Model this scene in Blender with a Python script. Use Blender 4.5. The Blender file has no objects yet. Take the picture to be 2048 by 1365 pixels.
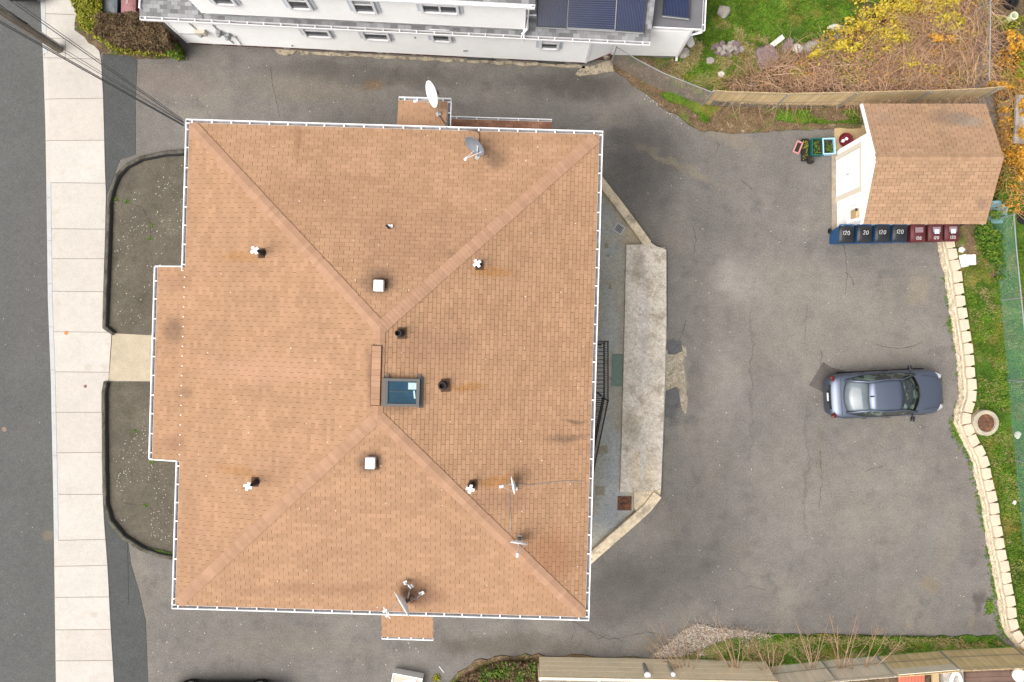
import bpy, bmesh, math, random
from mathutils import Vector, Matrix, noise as mnoise
random.seed(7)
R = math.radians
S = bpy.context.scene
COL = S.collection
# ---------------------------------------------------------------- camera, sky, sun, exposure
H = 27.3                       # drone height; 24 mm lens, looking straight down
cam = bpy.data.objects.new('camera', bpy.data.cameras.new('camera'))
COL.objects.link(cam); S.camera = cam
cam.location = (0, 0, H); cam.data.lens = 24; cam.data.sensor_width = 36
cam.data.clip_end = 500
SUN_EL, SUN_AZ = R(56), R(242)   # azimuth clockwise from +Y: light comes from the west-south-west
W = bpy.data.worlds.new("World"); S.world = W; W.use_nodes = True
wn = W.node_tree; bg = wn.nodes['Background']
sky = wn.nodes.new('ShaderNodeTexSky'); sky.sky_type = 'NISHITA'; sky.sun_disc = False
sky.sun_elevation = SUN_EL; sky.sun_rotation = SUN_AZ; sky.air_density = 1.0; sky.dust_density = 6.0; sky.ozone_density = 1.0
hs = wn.nodes.new('ShaderNodeHueSaturation'); hs.inputs['Saturation'].default_value = .25      # thin overcast
wn.links.new(sky.outputs[0], hs.inputs['Color']); wn.links.new(hs.outputs[0], bg.inputs[0]); bg.inputs[1].default_value = 0.14
sl = bpy.data.lights.new('sun', 'SUN'); sl.energy = 2.1; sl.angle = R(60); sl.color = (1, .93, .84)
so = bpy.data.objects.new('sun', sl); COL.objects.link(so)
sd = Vector((math.sin(SUN_AZ)*math.cos(SUN_EL), math.cos(SUN_AZ)*math.cos(SUN_EL), math.sin(SUN_EL)))
so.rotation_euler = sd.to_track_quat('Z', 'Y').to_euler(); so.location = sd*60
S.view_settings.view_transform = 'Standard'; S.view_settings.look = 'None'
S.view_settings.exposure = 0.48; S.view_settings.gamma = 1

# ---------------------------------------------------------------- helpers
def P(x, y, h=0.0):            # photograph position (2048 x 1365) at real height h -> world point
    k = (H-h)/1365.0
    return Vector(((x-1024)*k, (682.5-y)*k, h))
def PL(pts, h=0.0): return [P(a, b, h) for a, b in pts]

class MB:
    def __init__(s): s.v = []; s.f = []; s.m = []; s.mats = []
    def mi(s, m):
        if m not in s.mats: s.mats.append(m)
        return s.mats.index(m)
    def add(s, vs, fs, m=None):
        b = len(s.v); s.v.extend([tuple(v) for v in vs]); k = s.mi(m)
        for f in fs: s.f.append([b+i for i in f]); s.m.append(k)
    def box(s, c, d, rz=0, m=None, rot=None):
        M = rot.to_matrix() if rot is not None else Matrix.Rotation(rz, 3, 'Z')
        c = Vector(c); x, y, z = d[0]/2, d[1]/2, d[2]/2
        vs = [c + M @ Vector((a*x, b*y, e*z)) for a in (-1, 1) for b in (-1, 1) for e in (-1, 1)]
        s.add(vs, [(0,1,3,2), (4,6,7,5), (0,4,5,1), (2,3,7,6), (0,2,6,4), (1,5,7,3)], m)
    def rbox(s, c, d, r=.03, rz=0, m=None, taper=1.0, top_in=.0):    # box with rounded plan corners and a softened top
        M = Matrix.Rotation(rz, 3, 'Z'); c = Vector(c); ring = []
        def rr(wx, wy, rad):
            out = []
            for q, (sx, sy) in enumerate(((1,1), (-1,1), (-1,-1), (1,-1))):
                for k in range(4):
                    a = R(90*q + 30*k); out.append((sx*(wx-rad)+rad*math.cos(a), sy*(wy-rad)+rad*math.sin(a)))
            return out
        hx, hy, hz = d[0]/2, d[1]/2, d[2]
        lv = [(0, taper, r), (hz-r*.6, 1, r), (hz, 1-r*.5/max(hx, .01)-top_in, r)]
        vs = []
        for (z, t, rad) in lv:
            for (a, b) in rr(hx*t, hy*t, min(rad, hx*t*.9, hy*t*.9)): vs.append(c + M @ Vector((a, b, z)))
        n = 16; fs = [tuple(reversed(range(n))), tuple(range(2*n, 3*n))]
        for L in range(2):
            for i in range(n): fs.append((L*n+i, L*n+(i+1) % n, (L+1)*n+(i+1) % n, (L+1)*n+i))
        s.add(vs, fs, m)
    def prism(s, pts, z0, z1, m=None):       # pts counter-clockwise or not; vertical prism
        pts = [Vector((p[0], p[1])) for p in pts]
        A = sum(pts[i].x*pts[(i+1) % len(pts)].y - pts[(i+1) % len(pts)].x*pts[i].y for i in range(len(pts)))
        if A < 0: pts.reverse()
        n = len(pts)
        vs = [(p.x, p.y, z0) for p in pts] + [(p.x, p.y, z1) for p in pts]
        fs = [tuple(range(n, 2*n)), tuple(reversed(range(n)))] + [(i, (i+1) % n, n+(i+1) % n, n+i) for i in range(n)]
        s.add(vs, fs, m)
    def tube(s, pts, r, m=None, n=6, cap=True):
        pts = [Vector(p) for p in pts]; rs = r if isinstance(r, (list, tuple)) else [r]*len(pts)
        vs = []; fs = []; up = None
        for i, p in enumerate(pts):
            d = (pts[min(i+1, len(pts)-1)] - pts[max(i-1, 0)])
            if d.length < 1e-9: d = Vector((0, 0, 1))
            d.normalize()
            if up is None: up = Vector((0, 0, 1)) if abs(d.z) < .9 else Vector((1, 0, 0))
            a = d.cross(up); a.normalize(); b = d.cross(a); up = -b if False else up
            for k in range(n):
                t = 2*math.pi*k/n; vs.append(p + (a*math.cos(t) + b*math.sin(t))*rs[i])
        for i in range(len(pts)-1):
            for k in range(n):
                fs.append((i*n+k, (i+1)*n+k, (i+1)*n+(k+1) % n, i*n+(k+1) % n))
        if cap: fs += [tuple(range(n)), tuple(reversed(range((len(pts)-1)*n, len(pts)*n)))]
        s.add(vs, fs, m)
    def lathe(s, c, prof, n=24, m=None, ax=None):   # prof: (radius, z)
        M = ax if ax is not None else Matrix.Identity(3); c = Vector(c); vs = []; fs = []
        for (r, z) in prof:
            for k in range(n):
                t = 2*math.pi*k/n; vs.append(c + M @ Vector((r*math.cos(t), r*math.sin(t), z)))
        L = len(prof)
        for i in range(L-1):
            for k in range(n): fs.append((i*n+k, i*n+(k+1) % n, (i+1)*n+(k+1) % n, (i+1)*n+k))
        fs.append(tuple(range((L-1)*n, L*n))); fs.append(tuple(reversed(range(n))))
        s.add(vs, fs, m)
    def ribbon(s, pts, w, z=None, m=None):   # flat strip lying on the ground
        pts = [Vector(p) for p in pts]; vs = []; n = len(pts)
        ws = w if isinstance(w, (list, tuple)) else [w]*n
        for i, p in enumerate(pts):
            d = pts[min(i+1, n-1)] - pts[max(i-1, 0)]; q = Vector((-d.y, d.x, 0)).normalized()*ws[i]/2
            for sg in (1, -1):
                a = p + q*sg
                if z is not None: a.z = z
                vs.append(a)
        s.add(vs, [(2*i, 2*i+1, 2*i+3, 2*i+2) for i in range(n-1)], m)
    def wall(s, pts, w, z0, z1, m=None, side=0):  # solid strip along a polyline (mitred)
        pts = [Vector((p[0], p[1])) for p in pts]; n = len(pts); L = []; Rr = []
        ws = w if isinstance(w, (list, tuple)) else [w]*n
        for i in range(n):
            a = (pts[i]-pts[i-1]).normalized() if i else (pts[1]-pts[0]).normalized()
            b = (pts[i+1]-pts[i]).normalized() if i < n-1 else a
            t = (a+b).normalized(); nn = Vector((-t.y, t.x)); k = 1/max(.5, nn.dot(Vector((-a.y, a.x))))
            L.append(pts[i]+nn*ws[i]*k*(.5+side/2)); Rr.append(pts[i]-nn*ws[i]*k*(.5-side/2))
        vs = []
        for i in range(n): vs += [(L[i].x, L[i].y, z0), (Rr[i].x, Rr[i].y, z0), (Rr[i].x, Rr[i].y, z1), (L[i].x, L[i].y, z1)]
        fs = []
        for i in range(n-1):
            for k in range(4): fs.append((4*i+k, 4*i+(k+1) % 4, 4*i+4+(k+1) % 4, 4*i+4+k))
        fs += [(0, 3, 2, 1), (4*n-4, 4*n-3, 4*n-2, 4*n-1)]
        s.add(vs, fs, m)
    def build(s, name, mat=None, parent=None, smooth=False, world=False, bevel=0):
        me = bpy.data.meshes.new(name); me.from_pydata(s.v, [], s.f); me.update()
        ms = [x if x is not None else mat for x in s.mats]
        for x in ms: me.materials.append(x)
        me.polygons.foreach_set('material_index', s.m)
        if smooth: me.polygons.foreach_set('use_smooth', [True]*len(s.f))
        bm = bmesh.new(); bm.from_mesh(me); bmesh.ops.recalc_face_normals(bm, faces=bm.faces); bm.to_mesh(me); bm.free()
        o = bpy.data.objects.new(name, me); COL.objects.link(o)
        if bevel:
            b = o.modifiers.new('bevel', 'BEVEL'); b.width = bevel; b.segments = 2; b.limit_method = 'ANGLE'; b.angle_limit = R(40)
        if parent is not None:
            o.parent = parent
            if world:
                M = Matrix.Identity(4); q = parent
                while q is not None:
                    L = q.matrix_parent_inverse @ Matrix.LocRotScale(q.location, q.rotation_euler, q.scale)
                    M = L @ M; q = q.parent
                o.matrix_parent_inverse = M.inverted()
        return o

def tag(o, label=None, cat=None, group=None, kind=None):
    if label: o['label'] = label
    if cat: o['category'] = cat
    if group: o['group'] = group
    if kind: o['kind'] = kind
    return o
def thing(name, label, cat, loc=(0,0,0), rz=0, group=None):
    o = bpy.data.objects.new(name, None); COL.objects.link(o); o.location = loc; o.rotation_euler = (0, 0, rz)
    o.empty_display_size = .3
    return tag(o, label, cat, group)
def copy_tree(o, parent=None):
    c = o.copy(); COL.objects.link(c)
    if parent is not None: c.parent = parent
    for ch in [x for x in bpy.data.objects if x.parent == o]: copy_tree(ch, c)
    return c
def clone(o, label, loc, rz=None, group=None):
    c = copy_tree(o); c.location = loc; c['label'] = label
    if rz is not None: c.rotation_euler = (0, 0, rz)
    if group: c['group'] = group
    return c

# ---------------------------------------------------------------- materials
def mat(name, col, rough=.85, spec=.3, metal=0, noises=(), bump=(), island=None, blobs=(), tint=(), coat=0, brick=None, wob=.5, lines=None):
    """noises: (scale, amount, detail); island: list of colours picked per piece; tint: (scale, colour, lo, hi); blobs: (x,y,rx,ry,rot,colour,strength)"""
    m = bpy.data.materials.new(name); m.use_nodes = True; t = m.node_tree; N = t.nodes; Lk = t.links
    b = N['Principled BSDF']; b.inputs['Roughness'].default_value = rough
    b.inputs['Specular IOR Level'].default_value = spec; b.inputs['Metallic'].default_value = metal
    b.inputs['Coat Weight'].default_value = coat
    tc = N.new('ShaderNodeTexCoord'); vec = tc.outputs['Object']
    def mix(kind, fac, a, c):
        x = N.new('ShaderNodeMix'); x.data_type = 'RGBA'; x.blend_type = kind
        for sock, val in ((x.inputs[0], fac), (x.inputs[6], a), (x.inputs[7], c)):
            if isinstance(val, (int, float)): sock.default_value = val
            elif isinstance(val, (tuple, list)): sock.default_value = (*val[:3], 1)
            else: Lk.new(val, sock)
        return x.outputs[2]
    def noise(scale, detail=3, rough_=.6, out='Fac'):
        n = N.new('ShaderNodeTexNoise'); n.inputs['Scale'].default_value = scale; n.inputs['Detail'].default_value = detail
        n.inputs['Roughness'].default_value = rough_; Lk.new(vec, n.inputs['Vector']); return n.outputs[out]
    def mr(v, a, c, lo, hi, smooth=False):
        n = N.new('ShaderNodeMapRange'); n.inputs[1].default_value = a; n.inputs[2].default_value = c
        n.inputs[3].default_value = lo; n.inputs[4].default_value = hi
        if smooth: n.interpolation_type = 'SMOOTHSTEP'
        Lk.new(v, n.inputs[0]); return n.outputs[0]
    if island:
        g = N.new('ShaderNodeNewGeometry'); r = N.new('ShaderNodeValToRGB'); r.color_ramp.interpolation = 'LINEAR'
        e = r.color_ramp.elements
        while len(e) < len(island): e.new(.5)
        for i, c in enumerate(island): e[i].position = i/(len(island)-1); e[i].color = (*c, 1)
        Lk.new(g.outputs['Random Per Island'], r.inputs[0]); cur = r.outputs[0]
    else:
        rgb = N.new('ShaderNodeRGB'); rgb.outputs[0].default_value = (*col, 1); cur = rgb.outputs[0]
    for (sc, c, lo, hi) in tint:
        cur = mix('MIX', mr(noise(sc, 4, .65), lo, hi, 0, 1, True), cur, c)
    if blobs:
        nz = noise(1.3, 3, .6, 'Color'); sub = N.new('ShaderNodeVectorMath'); sub.operation = 'SUBTRACT'
        Lk.new(nz, sub.inputs[0]); sub.inputs[1].default_value = (.5, .5, .5)
        sca = N.new('ShaderNodeVectorMath'); sca.operation = 'SCALE'; Lk.new(sub.outputs[0], sca.inputs[0]); sca.inputs[3].default_value = wob
        ad = N.new('ShaderNodeVectorMath'); ad.operation = 'ADD'; Lk.new(vec, ad.inputs[0]); Lk.new(sca.outputs[0], ad.inputs[1])
        for (x, y, rx, ry, rot, c, st) in blobs:
            mp = N.new('ShaderNodeMapping'); mp.vector_type = 'TEXTURE'; mp.inputs['Location'].default_value = (x, y, 0)
            mp.inputs['Rotation'].default_value = (0, 0, rot); mp.inputs['Scale'].default_value = (rx, ry, 1000)
            Lk.new(ad.outputs[0], mp.inputs[0]); ln = N.new('ShaderNodeVectorMath'); ln.operation = 'LENGTH'; Lk.new(mp.outputs[0], ln.inputs[0])
            cur = mix('MIX', mr(ln.outputs['Value'], .25, 1, st, 0, True), cur, c)
    for (sc, amt, det) in noises:
        cur = mix('MULTIPLY', 1.0, cur, N.new('ShaderNodeCombineXYZ').outputs[0]) if False else cur
        f = mr(noise(sc, det, .65), .3, .7, 1-amt, 1+amt)
        vm = N.new('ShaderNodeVectorMath'); vm.operation = 'SCALE'; Lk.new(cur, vm.inputs[0]); Lk.new(f, vm.inputs[3]); cur = vm.outputs[0]
    if lines:   # horizontal siding laps: (spacing, depth)
        pass
    Lk.new(cur, b.inputs['Base Color'])
    for (sc, st, dist) in bump:
        bp = N.new('ShaderNodeBump'); bp.inputs['Strength'].default_value = st; bp.inputs['Distance'].default_value = dist
        Lk.new(noise(sc, 4), bp.inputs['Height'])
        if b.inputs['Normal'].is_linked: Lk.new(b.inputs['Normal'].links[0].from_socket, bp.inputs['Normal'])
        Lk.new(bp.outputs[0], b.inputs['Normal'])
    return m

def pb(x, y, rx, ry, rot, c, st, h=0.0):   # blob given by photograph position and size
    p = P(x, y, h); k = (H-h)/1365; return (p.x, p.y, rx*k, ry*k, R(-rot), c, st)

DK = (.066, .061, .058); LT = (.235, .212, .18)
lot_blobs = [pb(1290,310,120,150,10,DK,.65), pb(1290,560,80,200,0,DK,.3), pb(1250,1180,170,110,-20,DK,.7), pb(1390,1080,120,190,0,DK,.45), pb(1640,650,330,170,20,LT,.35),  # DK blobs east of the house put its soft shade into the colour
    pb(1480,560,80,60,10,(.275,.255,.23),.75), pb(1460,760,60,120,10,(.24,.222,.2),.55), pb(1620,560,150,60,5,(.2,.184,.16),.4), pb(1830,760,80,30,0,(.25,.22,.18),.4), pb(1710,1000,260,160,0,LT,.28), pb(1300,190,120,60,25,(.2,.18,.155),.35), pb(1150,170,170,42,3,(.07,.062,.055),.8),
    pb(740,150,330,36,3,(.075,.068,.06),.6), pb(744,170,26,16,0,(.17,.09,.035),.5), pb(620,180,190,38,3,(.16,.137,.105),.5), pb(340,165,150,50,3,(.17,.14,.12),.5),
    pb(1000,1290,200,35,0,(.085,.072,.055),.6), pb(1350,1290,120,30,0,(.14,.11,.075),.5), pb(560,1290,180,50,0,(.15,.135,.11),.35), pb(1835,580,34,48,15,(.21,.18,.135),.6),
    pb(1862,1165,34,20,20,(.19,.15,.095),.5), pb(1957,1200,12,28,10,(.07,.065,.06),.7), pb(1945,1240,8,26,5,(.2,.16,.12),.6), pb(1815,1250,8,14,0,(.22,.18,.13),.6),
    pb(1775,865,22,50,25,(.2,.18,.15),.4), pb(1352,758,30,62,0,(.36,.31,.23),.9), pb(1345,700,22,26,0,(.055,.055,.055),.9), pb(1345,805,24,60,0,(.07,.068,.065),.85),
    pb(1460,270,90,26,20,(.21,.18,.14),.5), pb(1360,330,140,10,25,(.2,.17,.11),.4), pb(1500,700,60,380,2,(.17,.155,.145),.3), pb(1240,270,60,30,0,(.08,.075,.07),.5),
    pb(1130,1200,16,20,0,DK,.7), pb(1503,780,4,300,1,(.105,.098,.09),.5), pb(1612,960,4,260,1,(.11,.10,.09),.5), pb(1640,900,5,90,0,(.15,.14,.07),.3), pb(1430,760,34,260,2,(.19,.175,.158),.45), pb(1560,860,40,200,3,(.17,.158,.142),.4), pb(1900,1080,30,120,10,(.19,.168,.135),.4), pb(1965,640,30,190,10,(.11,.105,.1),.4), pb(1700,760,60,30,0,(.2,.185,.165),.3), pb(1640,1300,420,20,-1,(.1,.09,.075),.5)]
M = {}
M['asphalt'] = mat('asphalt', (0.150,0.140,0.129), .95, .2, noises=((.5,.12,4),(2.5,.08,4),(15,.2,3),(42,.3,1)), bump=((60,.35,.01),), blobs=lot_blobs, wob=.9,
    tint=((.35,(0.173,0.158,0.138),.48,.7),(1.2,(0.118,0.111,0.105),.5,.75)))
M['road'] = mat('road asphalt', (0.094,0.096,0.094), .95, .2, noises=((.6,.06,4),(4,.05,3),(16,.14,3),(42,.24,1)), bump=((60,.3,.01),), blobs=[pb(92,1075,20,18,0,(0.160,0.136,0.104),.7), pb(60,560,60,300,4,(0.104,0.100,0.098),.6)])
M['verge'] = mat('newer asphalt', (0.069,0.073,0.073), .95, .2, noises=((.8,.07,4),(3,.06,3),(16,.14,3),(42,.24,1)), bump=((60,.3,.01),))
M['concrete_walk'] = mat('pale concrete', (0.459,0.435,0.402), .9, .25, noises=((.7,.045,5),(5,.03,4),(30,.035,2)), bump=((50,.12,.004),), tint=((1.1,(0.435,0.394,0.344),.5,.75),(.5,(0.410,0.385,0.353),.55,.75)))
M['joint'] = mat('joint', (.2,.17,.145), .95)
M['kerbstone'] = mat('granite kerb', (0.399,0.408,0.416), .85, noises=((3,.08,4),(40,.08,2)))
M['terrace'] = mat('worn asphalt terrace', (0.097,0.086,0.067), .95, .2, noises=((.9,.16,5),(4,.1,3),(15,.2,3),(42,.28,1)), bump=((60,.3,.01),), tint=((.8,(0.117,0.105,0.081),.5,.72),(2,(0.066,0.058,0.041),.52,.75)))
M['berm'] = mat('asphalt berm', (0.104,0.096,0.080), .95, .2, noises=((2,.25,4),(30,.35,3)), bump=((30,.7,.03),), tint=((3,(0.060,0.056,0.040),.45,.65),))
M['aggregate'] = mat('exposed aggregate', (0.378,0.324,0.243), .95, noises=((2,.12,4),(45,.45,3)), bump=((50,.5,.01),))
M['yard_concrete'] = mat('grey yard concrete', (0.347,0.336,0.293), .9, noises=((1.5,.14,5),(8,.14,4),(18,.2,3)), wob=.35, tint=((1.2,(0.359,0.319,0.245),.5,.68),(.9,(0.325,0.347,0.345),.53,.68),(3,(0.145,0.132,0.105),.58,.75)),
    blobs=[pb(1225,960,34,150,0,(0.336,0.364,0.382),.7), pb(1225,660,26,60,0,(0.404,0.429,0.428),.5), pb(1215,590,16,20,0,(0.336,0.353,0.345),.6), pb(1230,1040,45,60,0,(0.191,0.209,0.230),.6), pb(1262,480,30,30,0,(0.336,0.275,0.178),.5)])
M['slab'] = mat('weathered slab', (0.528,0.480,0.413), .93, noises=((1.3,.14,5),(7,.18,5),(18,.26,3)), bump=((30,.4,.01),), wob=.5, tint=((1.6,(0.346,0.298,0.240),.5,.68),(8,(0.269,0.230,0.192),.58,.72)),
    blobs=[pb(1285,740,44,46,0,(0.442,0.413,0.365),.8), pb(1285,640,13,170,0,(0.451,0.422,0.403),.6), pb(1272,530,20,60,0,(0.326,0.278,0.230),.7), pb(1260,850,26,50,0,(0.269,0.240,0.182),.7), pb(1285,940,44,60,0,(0.432,0.355,0.250),.6), pb(1284,920,8,90,0,(0.442,0.432,0.403),.7)])
M['beige_wall'] = mat('beige wall coping', (.58,.49,.35), .93, noises=((1.5,.15,5),(10,.18,4),(45,.15,2)), bump=((25,.3,.01),), tint=((5,(.24,.22,.19),.55,.7),(2.2,(.33,.28,.21),.5,.7)))
M['soil'] = mat('soil', (.12,.085,.052), .98, .1, noises=((2,.3,5),(20,.4,5)), bump=((12,1,.06),), tint=((2.5,(.2,.15,.1),.5,.7),(1.3,(.07,.09,.02),.52,.66)))
M['grass_ground'] = mat('lawn ground', (0.057,0.115,0.014), .98, .1, noises=((.8,.25,4),(2.5,.35,5),(22,.5,4)), bump=((16,1,.07),), tint=((.5,(0.196,0.172,0.040),.5,.66),(1.1,(0.184,0.149,0.057),.56,.7)))
M['litter'] = mat('leaf litter', (.16,.11,.065), .98, .1, noises=((3,.3,5),(25,.6,5)), bump=((14,1,.06),), tint=((6,(.3,.24,.17),.58,.72),(1.1,(.10,.12,.03),.5,.66)))
M['tan_deck'] = mat('shingle underlay', (.085,.045,.024), .95)
def hp(x, y, h):                # photograph -> local frame of the tan house
    p = P(x, y, h) - HC; c, s = math.cos(-HR), math.sin(-HR); return (p.x*c - p.y*s, p.x*s + p.y*c)
HR = R(-1.65); EH = 5.8; RH = 7.08
HC = P(774.75, 740.25, EH); HC.z = 0
def rb(x, y, rx, ry, rot, c, st, h=6.4):
    a = hp(x, y, h); k = (H-h)/1365; return (a[0], a[1], rx*k, ry*k, R(-rot+1.6), c, st)
RUST = (.29,.14,.045); SOOT_SHADE = (.09,.06,.045); WORN = (.235,.133,.085)
roof_blobs = [rb(478,514,62,17,0,RUST,.42), rb(470,945,66,16,6,RUST,.42), rb(985,545,62,18,4,RUST,.6), rb(935,773,52,12,0,RUST,.7), rb(990,962,62,16,-8,RUST,.65),
    rb(764,566,52,40,0,SOOT_SHADE,.6), rb(764,572,24,22,0,SOOT_SHADE,.8), rb(746,921,40,30,0,SOOT_SHADE,.85), rb(800,785,66,46,0,SOOT_SHADE,.55), rb(1140,880,60,13,0,SOOT_SHADE,.5), rb(1155,848,34,6,0,SOOT_SHADE,.6),  # soot round the box vents; plain dark streaks low on the east slope
    rb(753,745,18,75,0,SOOT_SHADE,.45), rb(840,1200,75,34,10,WORN,.8), rb(990,310,36,26,0,SOOT_SHADE,.5), rb(915,512,26,14,0,SOOT_SHADE,.4), rb(325,660,32,36,0,SOOT_SHADE,.5), rb(350,790,30,20,0,SOOT_SHADE,.35),  # dark blob beside the grey dish: its shadow painted into the roof colour
    rb(830,480,190,120,0,WORN,.3), rb(640,380,260,60,0,WORN,.22), rb(870,690,120,60,0,WORN,.4), rb(1100,1120,80,80,0,(.25,.12,.065),.6), rb(985,1000,120,30,0,WORN,.5), rb(330,560,46,30,0,WORN,.5),
    rb(330,890,36,26,0,WORN,.7), rb(586,270,10,70,0,(.22,.12,.07),.5), rb(530,740,200,40,0,(.40,.238,.155),.5), rb(620,1190,260,20,0,WORN,.4), rb(365,1050,20,80,0,WORN,.35)]
TAN = [(.300,.178,.105), (.318,.19,.112), (.332,.199,.119), (.354,.213,.129)]
M['tan_shingle'] = mat('tan shingles', (.4,.2,.1), .92, .2, noises=((.35,.05,4),(1.6,.07,4),(45,.1,3)), island=TAN, blobs=roof_blobs, wob=.35)
M['tan_cap'] = mat('tan cap shingles', (0.336,0.168,0.084), .92, .2, noises=((1.2,.08,4),(45,.1,3)), island=[(0.311,0.185,0.118),(0.336,0.202,0.130),(0.361,0.220,0.144)])
M['shed_shingle'] = mat('shed shingles', (.4,.2,.1), .92, .2, noises=((.9,.1,4),(45,.1,3)), island=[(.29,.182,.112),(.325,.207,.128),(.355,.225,.14)],
    blobs=[pb(1930,240,50,20,10,(.24,.215,.18),.7,2.5), pb(1900,235,60,26,0,(.17,.12,.085),.6,2.5), pb(1760,235,40,20,0,(.27,.18,.13),.5,2.4), pb(1960,410,14,14,0,(.22,.15,.12),.6,2.4)], wob=.3)
M['dirty_shingle'] = mat('dirty brown shingles', (.2,.1,.06), .95, .2, noises=((2,.25,4),(30,.25,3)), island=[(.17,.085,.055),(.22,.11,.07),(.26,.14,.09)])
M['grey_shingle'] = mat('grey shingles', (.3,.3,.3), .92, .2, noises=((1.1,.12,4),(45,.16,3)), island=[(.12,.12,.125),(.17,.17,.175),(.22,.22,.23),(.28,.28,.29)])
M['grey_deck'] = mat('dark underlay', (.05,.05,.052), .95)
M['white_trim'] = mat('white trim', (.78,.78,.8), .45, .4, noises=((3,.05,3),))
M['gutter_in'] = mat('gutter inside', (.2,.19,.19), .8, noises=((3,.3,4),))
M['siding'] = mat('white siding', (.88,.885,.89), .5, .35, noises=((.8,.04,4),(8,.02,3)))
M['siding_tan'] = mat('cream siding', (.6,.55,.45), .6, .3, noises=((1,.05,4),))
M['brick'] = mat('brick foundation', (.11,.05,.042), .9, noises=((6,.35,4),), tint=((1.5,(.3,.27,.22),.5,.6),))
M['black_metal'] = mat('black metal', (.012,.012,.014), .45, .5)
M['dark_metal'] = mat('dark bronze', (.05,.055,.06), .5, .5)
M['galv'] = mat('galvanised steel', (.42,.43,.44), .45, .5, metal=.6, noises=((8,.1,3),))
M['rusty'] = mat('rusty iron', (.11,.055,.035), .85, noises=((10,.4,4),), tint=((5,(.2,.08,.03),.5,.7),))
M['pipe_dark'] = mat('dark vent pipe', (.028,.02,.018), .7, noises=((10,.3,3),))
M['white_plastic'] = mat('white plastic', (.82,.82,.84), .4, .4)
M['grey_dish'] = mat('grey dish paint', (.16,.18,.21), .45, .4, noises=((4,.08,3),))
M['sky_glass'] = mat('blue skylight glass', (0.018,0.056,0.091), .12, .5, noises=((2,.2,3),))
M['window_glass'] = mat('window glass', (.06,.065,.075), .12, .6, noises=((2,.4,3),))
M['blind'] = mat('window blind', (.36,.37,.4), .6, noises=((6,.1,3),))
M['solar'] = mat('solar cell', (.008,.013,.045), .22, .5, noises=((1.5,.25,3),))
M['solar_line'] = mat('solar busbar', (.11,.14,.23), .4, .5)
M['wood_pole'] = mat('weathered pole wood', (0.246,0.217,0.181), .9, noises=((3,.25,4),(25,.25,3)))
M['plank'] = mat('grey plank', (.27,.23,.18), .9, noises=((3,.2,4),(25,.2,3)))
M['plywood'] = mat('plywood', (.42,.31,.17), .85, noises=((2,.12,4),(20,.1,3)))
M['block'] = mat('beige wall block', (0.504,0.405,0.297), .93, noises=((2,.1,4),(35,.12,3)), island=[(0.468,0.378,0.279),(0.540,0.450,0.342),(0.594,0.504,0.396)])
M['block_face'] = mat('rough split block face', (0.594,0.504,0.369), .95, noises=((6,.2,5),(30,.25,4)), bump=((12,1,.06),))
M['reed'] = mat('reed screen', (.4,.3,.17), .85, island=[(.5,.36,.19),(.6,.45,.25),(.68,.53,.32),(.56,.41,.22)], noises=((2.2,.14,4),))
M['reed_gold_lit'] = mat('brightened golden reed screen', (.7,.55,.3), .85, island=[(.62,.47,.24),(.72,.56,.3),(.8,.65,.38),(.68,.52,.28)], noises=((2.2,.12,4),))  # lighter copy of the reeds, brightened in colour for the dim south fences
M['reed_pale'] = mat('pale screen', (0.648,0.562,0.432), .85, island=[(0.778,0.680,0.529),(0.842,0.756,0.605),(0.886,0.799,0.659)], noises=((1.5,.08,4),))
M['reed_grey'] = mat('weathered foot of reeds', (.2,.17,.13), .9, island=[(.14,.12,.09),(.22,.19,.15),(.28,.235,.18)], noises=((3,.3,4),))
M['vinyl_beige'] = mat('beige fence boards', (0.907,0.778,0.562), .6, .3, noises=((1.5,.06,4),(12,.05,3)))
M['leaf_yg'] = mat('yellow green leaves', (.2,.25,.03), .7, .2, island=[(.07,.10,.012),(.2,.21,.02),(.34,.30,.03),(.13,.17,.02)])
M['leaf_brown'] = mat('brown twiggy hedge', (0.110,0.077,0.044), .9, .1, island=[(0.050,0.035,0.022),(0.110,0.073,0.042),(0.176,0.116,0.068),(0.077,0.061,0.028),(0.220,0.154,0.099)])
M['leaf_green'] = mat('weed leaves', (.08,.2,.02), .75, .2, island=[(.028,.075,.008),(.06,.14,.012),(.1,.19,.018),(.15,.17,.025)])
M['blade'] = mat('grass blades', (0.091,0.260,0.026), .8, .15, noises=((.9,.3,4),(3,.25,3)), tint=((.6,(0.195,0.169,0.039),.52,.68),), island=[(0.036,0.091,0.008),(0.058,0.143,0.010),(0.098,0.195,0.016),(0.182,0.195,0.033)])
M['blade_dry'] = mat('dry grass blades', (.3,.22,.1), .85, .1, island=[(.16,.15,.04),(.3,.24,.11),(.38,.29,.15),(.12,.16,.02)])
M['stem'] = mat('bramble stems', (.3,.18,.11), .85, .15, island=[(.2,.1,.06),(.42,.24,.15),(.58,.37,.22),(.34,.21,.15),(.62,.46,.3)])
M['stem_orange'] = mat('orange stems', (.45,.22,.06), .85, .15, island=[(.3,.13,.03),(.5,.24,.06),(.5,.33,.15),(.2,.12,.06)])
M['twig'] = mat('bare twig', (.3,.2,.13), .85, .15, island=[(.27,.17,.11),(.36,.24,.15),(.42,.31,.2)])
M['forsythia'] = mat('yellow leaves', (0.468,0.351,0.039), .7, .2, island=[(0.312,0.218,0.016),(0.484,0.359,0.031),(0.546,0.429,0.070),(0.211,0.203,0.023)])
M['orange_leaf'] = mat('orange leaves', (.5,.22,.03), .75, .2, island=[(.34,.13,.015),(.58,.27,.03),(.55,.33,.05),(.25,.17,.04)])
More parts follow.
